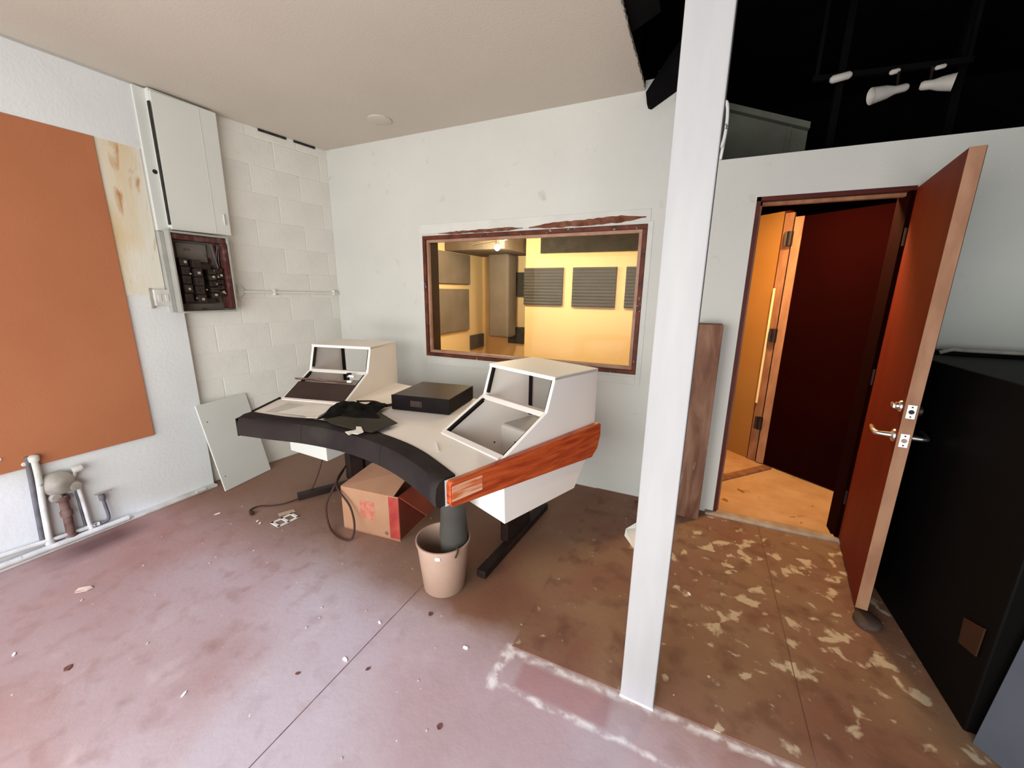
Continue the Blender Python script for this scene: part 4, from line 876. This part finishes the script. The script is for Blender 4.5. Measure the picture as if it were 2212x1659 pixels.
# debris, each its own object
def chip(x, y, sz, label, m_='paper', nm='paint_chip', grp='paint chips on the floor', asp=1.6):
    n = 6; r0 = random.uniform(0, PI); q = MB(); lo = []; hi = []
    for k in range(n):
        a = 2*PI*k/n; r = sz*random.uniform(0.7, 1.1); px_, py_ = r*math.cos(a)*asp, r*math.sin(a)
        X = x+px_*math.cos(r0)-py_*math.sin(r0); Y = y+px_*math.sin(r0)+py_*math.cos(r0); h = random.uniform(0, sz*0.25)
        zb = 0.0042 if (x > -0.578 and y > 1.285) else 0.0005
        lo.append((X, Y, zb+h*0.5)); hi.append((X, Y, zb+0.002+h))
    q.pair(lo, hi); return tag(q.build(nm, m_), label, 'debris', grp)
spec = [(-1.184, 1.134, 0.010, 'white paint chip beside the floor joint in front of the bin', 'paper'),
        (-1.179, 0.927, 0.012, 'white paint chip lying on the floor joint nearest the viewer', 'paper'),
        (-2.495, 1.415, 0.012, 'pair-like white chip on the floor below the cover plate', 'paper'),
        (-2.455, 1.405, 0.011, 'second white chip on the floor below the cover plate', 'paper'),
        (-2.432, 0.35, 0.010, 'white crumb at the lower left edge of the floor', 'paper'),
        (-2.822, 1.353, 0.014, 'pale chip on the floor between pipes and cover plate', 'paper'),
        (-2.673, 0.641, 0.024, 'large pale paint flake on the floor left, near the wall stain', 'tape_white'),
        (-0.757, 1.19, 0.012, 'thin curled pale sliver on the mauve floor right of the bin', 'paper'),
        (-1.61, 0.56, 0.010, 'white grain on the floor left of the saw-cut joint', 'paper'),
        (0.11, 1.95, 0.010, 'white crumb on the plywood behind the post', 'paper')]
for (x, y, s_, lb, m_) in spec: chip(x, y, s_*(0.62 if s_ < 0.02 else 0.9), lb, m_, asp=2.2)
for (x, y, s_, lb) in ((-1.002, 1.275, 0.012, 'curled brown leaf scrap right in front of the bin'), (-2.15, 0.42, 0.014, 'dark brown leaf scrap at the lower left of the floor'), (-0.672, 0.88, 0.010, 'black crumb on the mauve floor near the glue lines'),
                       (-1.062, 0.937, 0.008, 'dark crumb right of the floor joint'), (-1.30, 0.80, 0.008, 'dark crumb left of the floor joint'), (-0.265, 2.778, 0.018, 'dark lump on the floor at the wall behind the post')):
    chip(x, y, s_, lb, 'leaf_debris', 'leaf_scrap', 'dark scraps on the floor', 1.3)
rg = random.Random(11)
for k in range(26):
    x = rg.uniform(-2.9, 0.2); y = rg.uniform(0.55, 1.5)
    chip(x, y, rg.uniform(0.003, 0.006), ('tiny pale crumb on the concrete left of the saw-cut joint' if x < -1.15 else 'tiny pale crumb on the concrete right of the saw-cut joint'), 'tape_white', 'floor_crumb', ('tiny crumbs left of the joint' if x < -1.15 else 'tiny crumbs right of the joint'), 1.2)

# ================================================================ RIGHT SIDE
t = thing('black_cabinet', 'tall glossy black cabinet behind the open door at the right edge', 'cabinet', (1.5, 2.2, 0))
q = MB(); q.slab([(1.005, 1.66), (2.0, 1.66), (2.0, 2.78), (0.985, 2.78)], 0.004, 1.215); q.build('body', 'piano_black', t, bev=0.008)
MB().box(0.995, 1.98, 2.70, 2.78, 1.215, 1.235).build('rear_rail', 'piano_black', t, bev=0.004)
MB().tube(bez([(1.12, 2.70, 1.225), (1.17, 2.69, 1.246), (1.24, 2.69, 1.243), (1.9, 2.69, 1.243)], 5), 0.010, 8).build('top_bead', 'valve_grey', t)
q = MB(); q.pair([(1.002, 1.80, 0.36), (1.002, 1.70, 0.40), (1.002, 1.70, 0.285), (1.002, 1.79, 0.26)], [(0.997, 1.80, 0.36), (0.997, 1.70, 0.40), (0.997, 1.70, 0.285), (0.997, 1.79, 0.26)]); tag(q.build('brown_patch', 'brown_patch', t), 'dull reddish-brown patch')
t = thing('grey_panel', 'plain blue-grey panel leaning on the black cabinet at the lower right edge', 'panel', (1.15, 1.45, 0))
q = MB(); q.pair([(1.012, 1.622, 0.004), (1.30, 1.22, 0.004), (1.38, 1.24, 0.95), (1.085, 1.640, 0.95)], [(1.034, 1.640, 0.004), (1.322, 1.238, 0.004), (1.402, 1.258, 0.95), (1.107, 1.658, 0.95)]); q.build('sheet', 'grey_face', t, bev=0.002)

# flood lamps on a rail in the dark loft
t = thing('lamp_rail', 'black rail high in the dark loft carrying unlit white lamps', 'rail', (0.9, 3.42, 2.83))
MB().bar((0.50, 3.44, 2.84), (1.25, 3.44, 2.80), 0.03, 0.03).build('bar', 'black_paint', t)
for z, x in ((2.84, 0.52), (2.80, 1.23)):
    MB().bar((x, 3.44, z), (x, 3.44, 3.55), 0.02, 0.02, up=(0, 1, 0)).build('hanger', 'black_paint', t)
def lamp(a, b2, r0, r1, label):
    a = Vector(a); b2 = Vector(b2); d = (b2-a); L_ = d.length
    t = thing('flood_lamp', label, 'lamp', tuple((a+b2)/2), 'unlit lamps in the loft')
    MB().lathe([(r0*0.7, 0), (r0, 0.012), (r0, L_*0.35), (r1*0.8, L_*0.6), (r1, L_), (r1*0.85, L_-0.01), (0.001, L_*0.75)], tuple(a), axis=tuple(d), seg=20).build('shade', 'flood_white', t)
    MB().tube([tuple(a+d*0.3), tuple(a+d*0.3+Vector((0, 0.02, 0.10)))], 0.007, 6).build('bracket', 'black_steel', t)
lamp((0.975, 3.40, 2.700), (0.80, 3.36, 2.665), 0.022, 0.046, 'unlit white lamp head pointing left, left of the pair in the loft')
lamp((1.03, 3.40, 2.695), (1.165, 3.36, 2.675), 0.024, 0.044, 'unlit white lamp head pointing right, right of the pair in the loft')
def pill(c_, l_, r, label):
    c_ = Vector(c_); q = MB(); q.lathe([(r*0.5, -l_/2), (r, -l_/2+r*0.6), (r, l_/2-r*0.6), (r*0.5, l_/2)], tuple(c_), axis=(1, 0, 0.12), seg=14); return tag(q.build('lamp_socket', 'flood_white'), label, 'lamp', 'unlit lamps in the loft')
pill((0.64, 3.40, 2.81), 0.11, 0.022, 'pale oval fitting farthest left in the dark loft')
pill((0.905, 3.42, 2.80), 0.05, 0.014, 'small pale fitting above the left lamp head in the loft')
pill((1.11, 3.42, 2.785), 0.05, 0.012, 'small pale fitting above the right lamp head in the loft')
for o in bpy.data.objects:
    if o.type == 'MESH' and o.data.materials and o.data.materials[0] and 'x' in o.data.materials[0]: pass
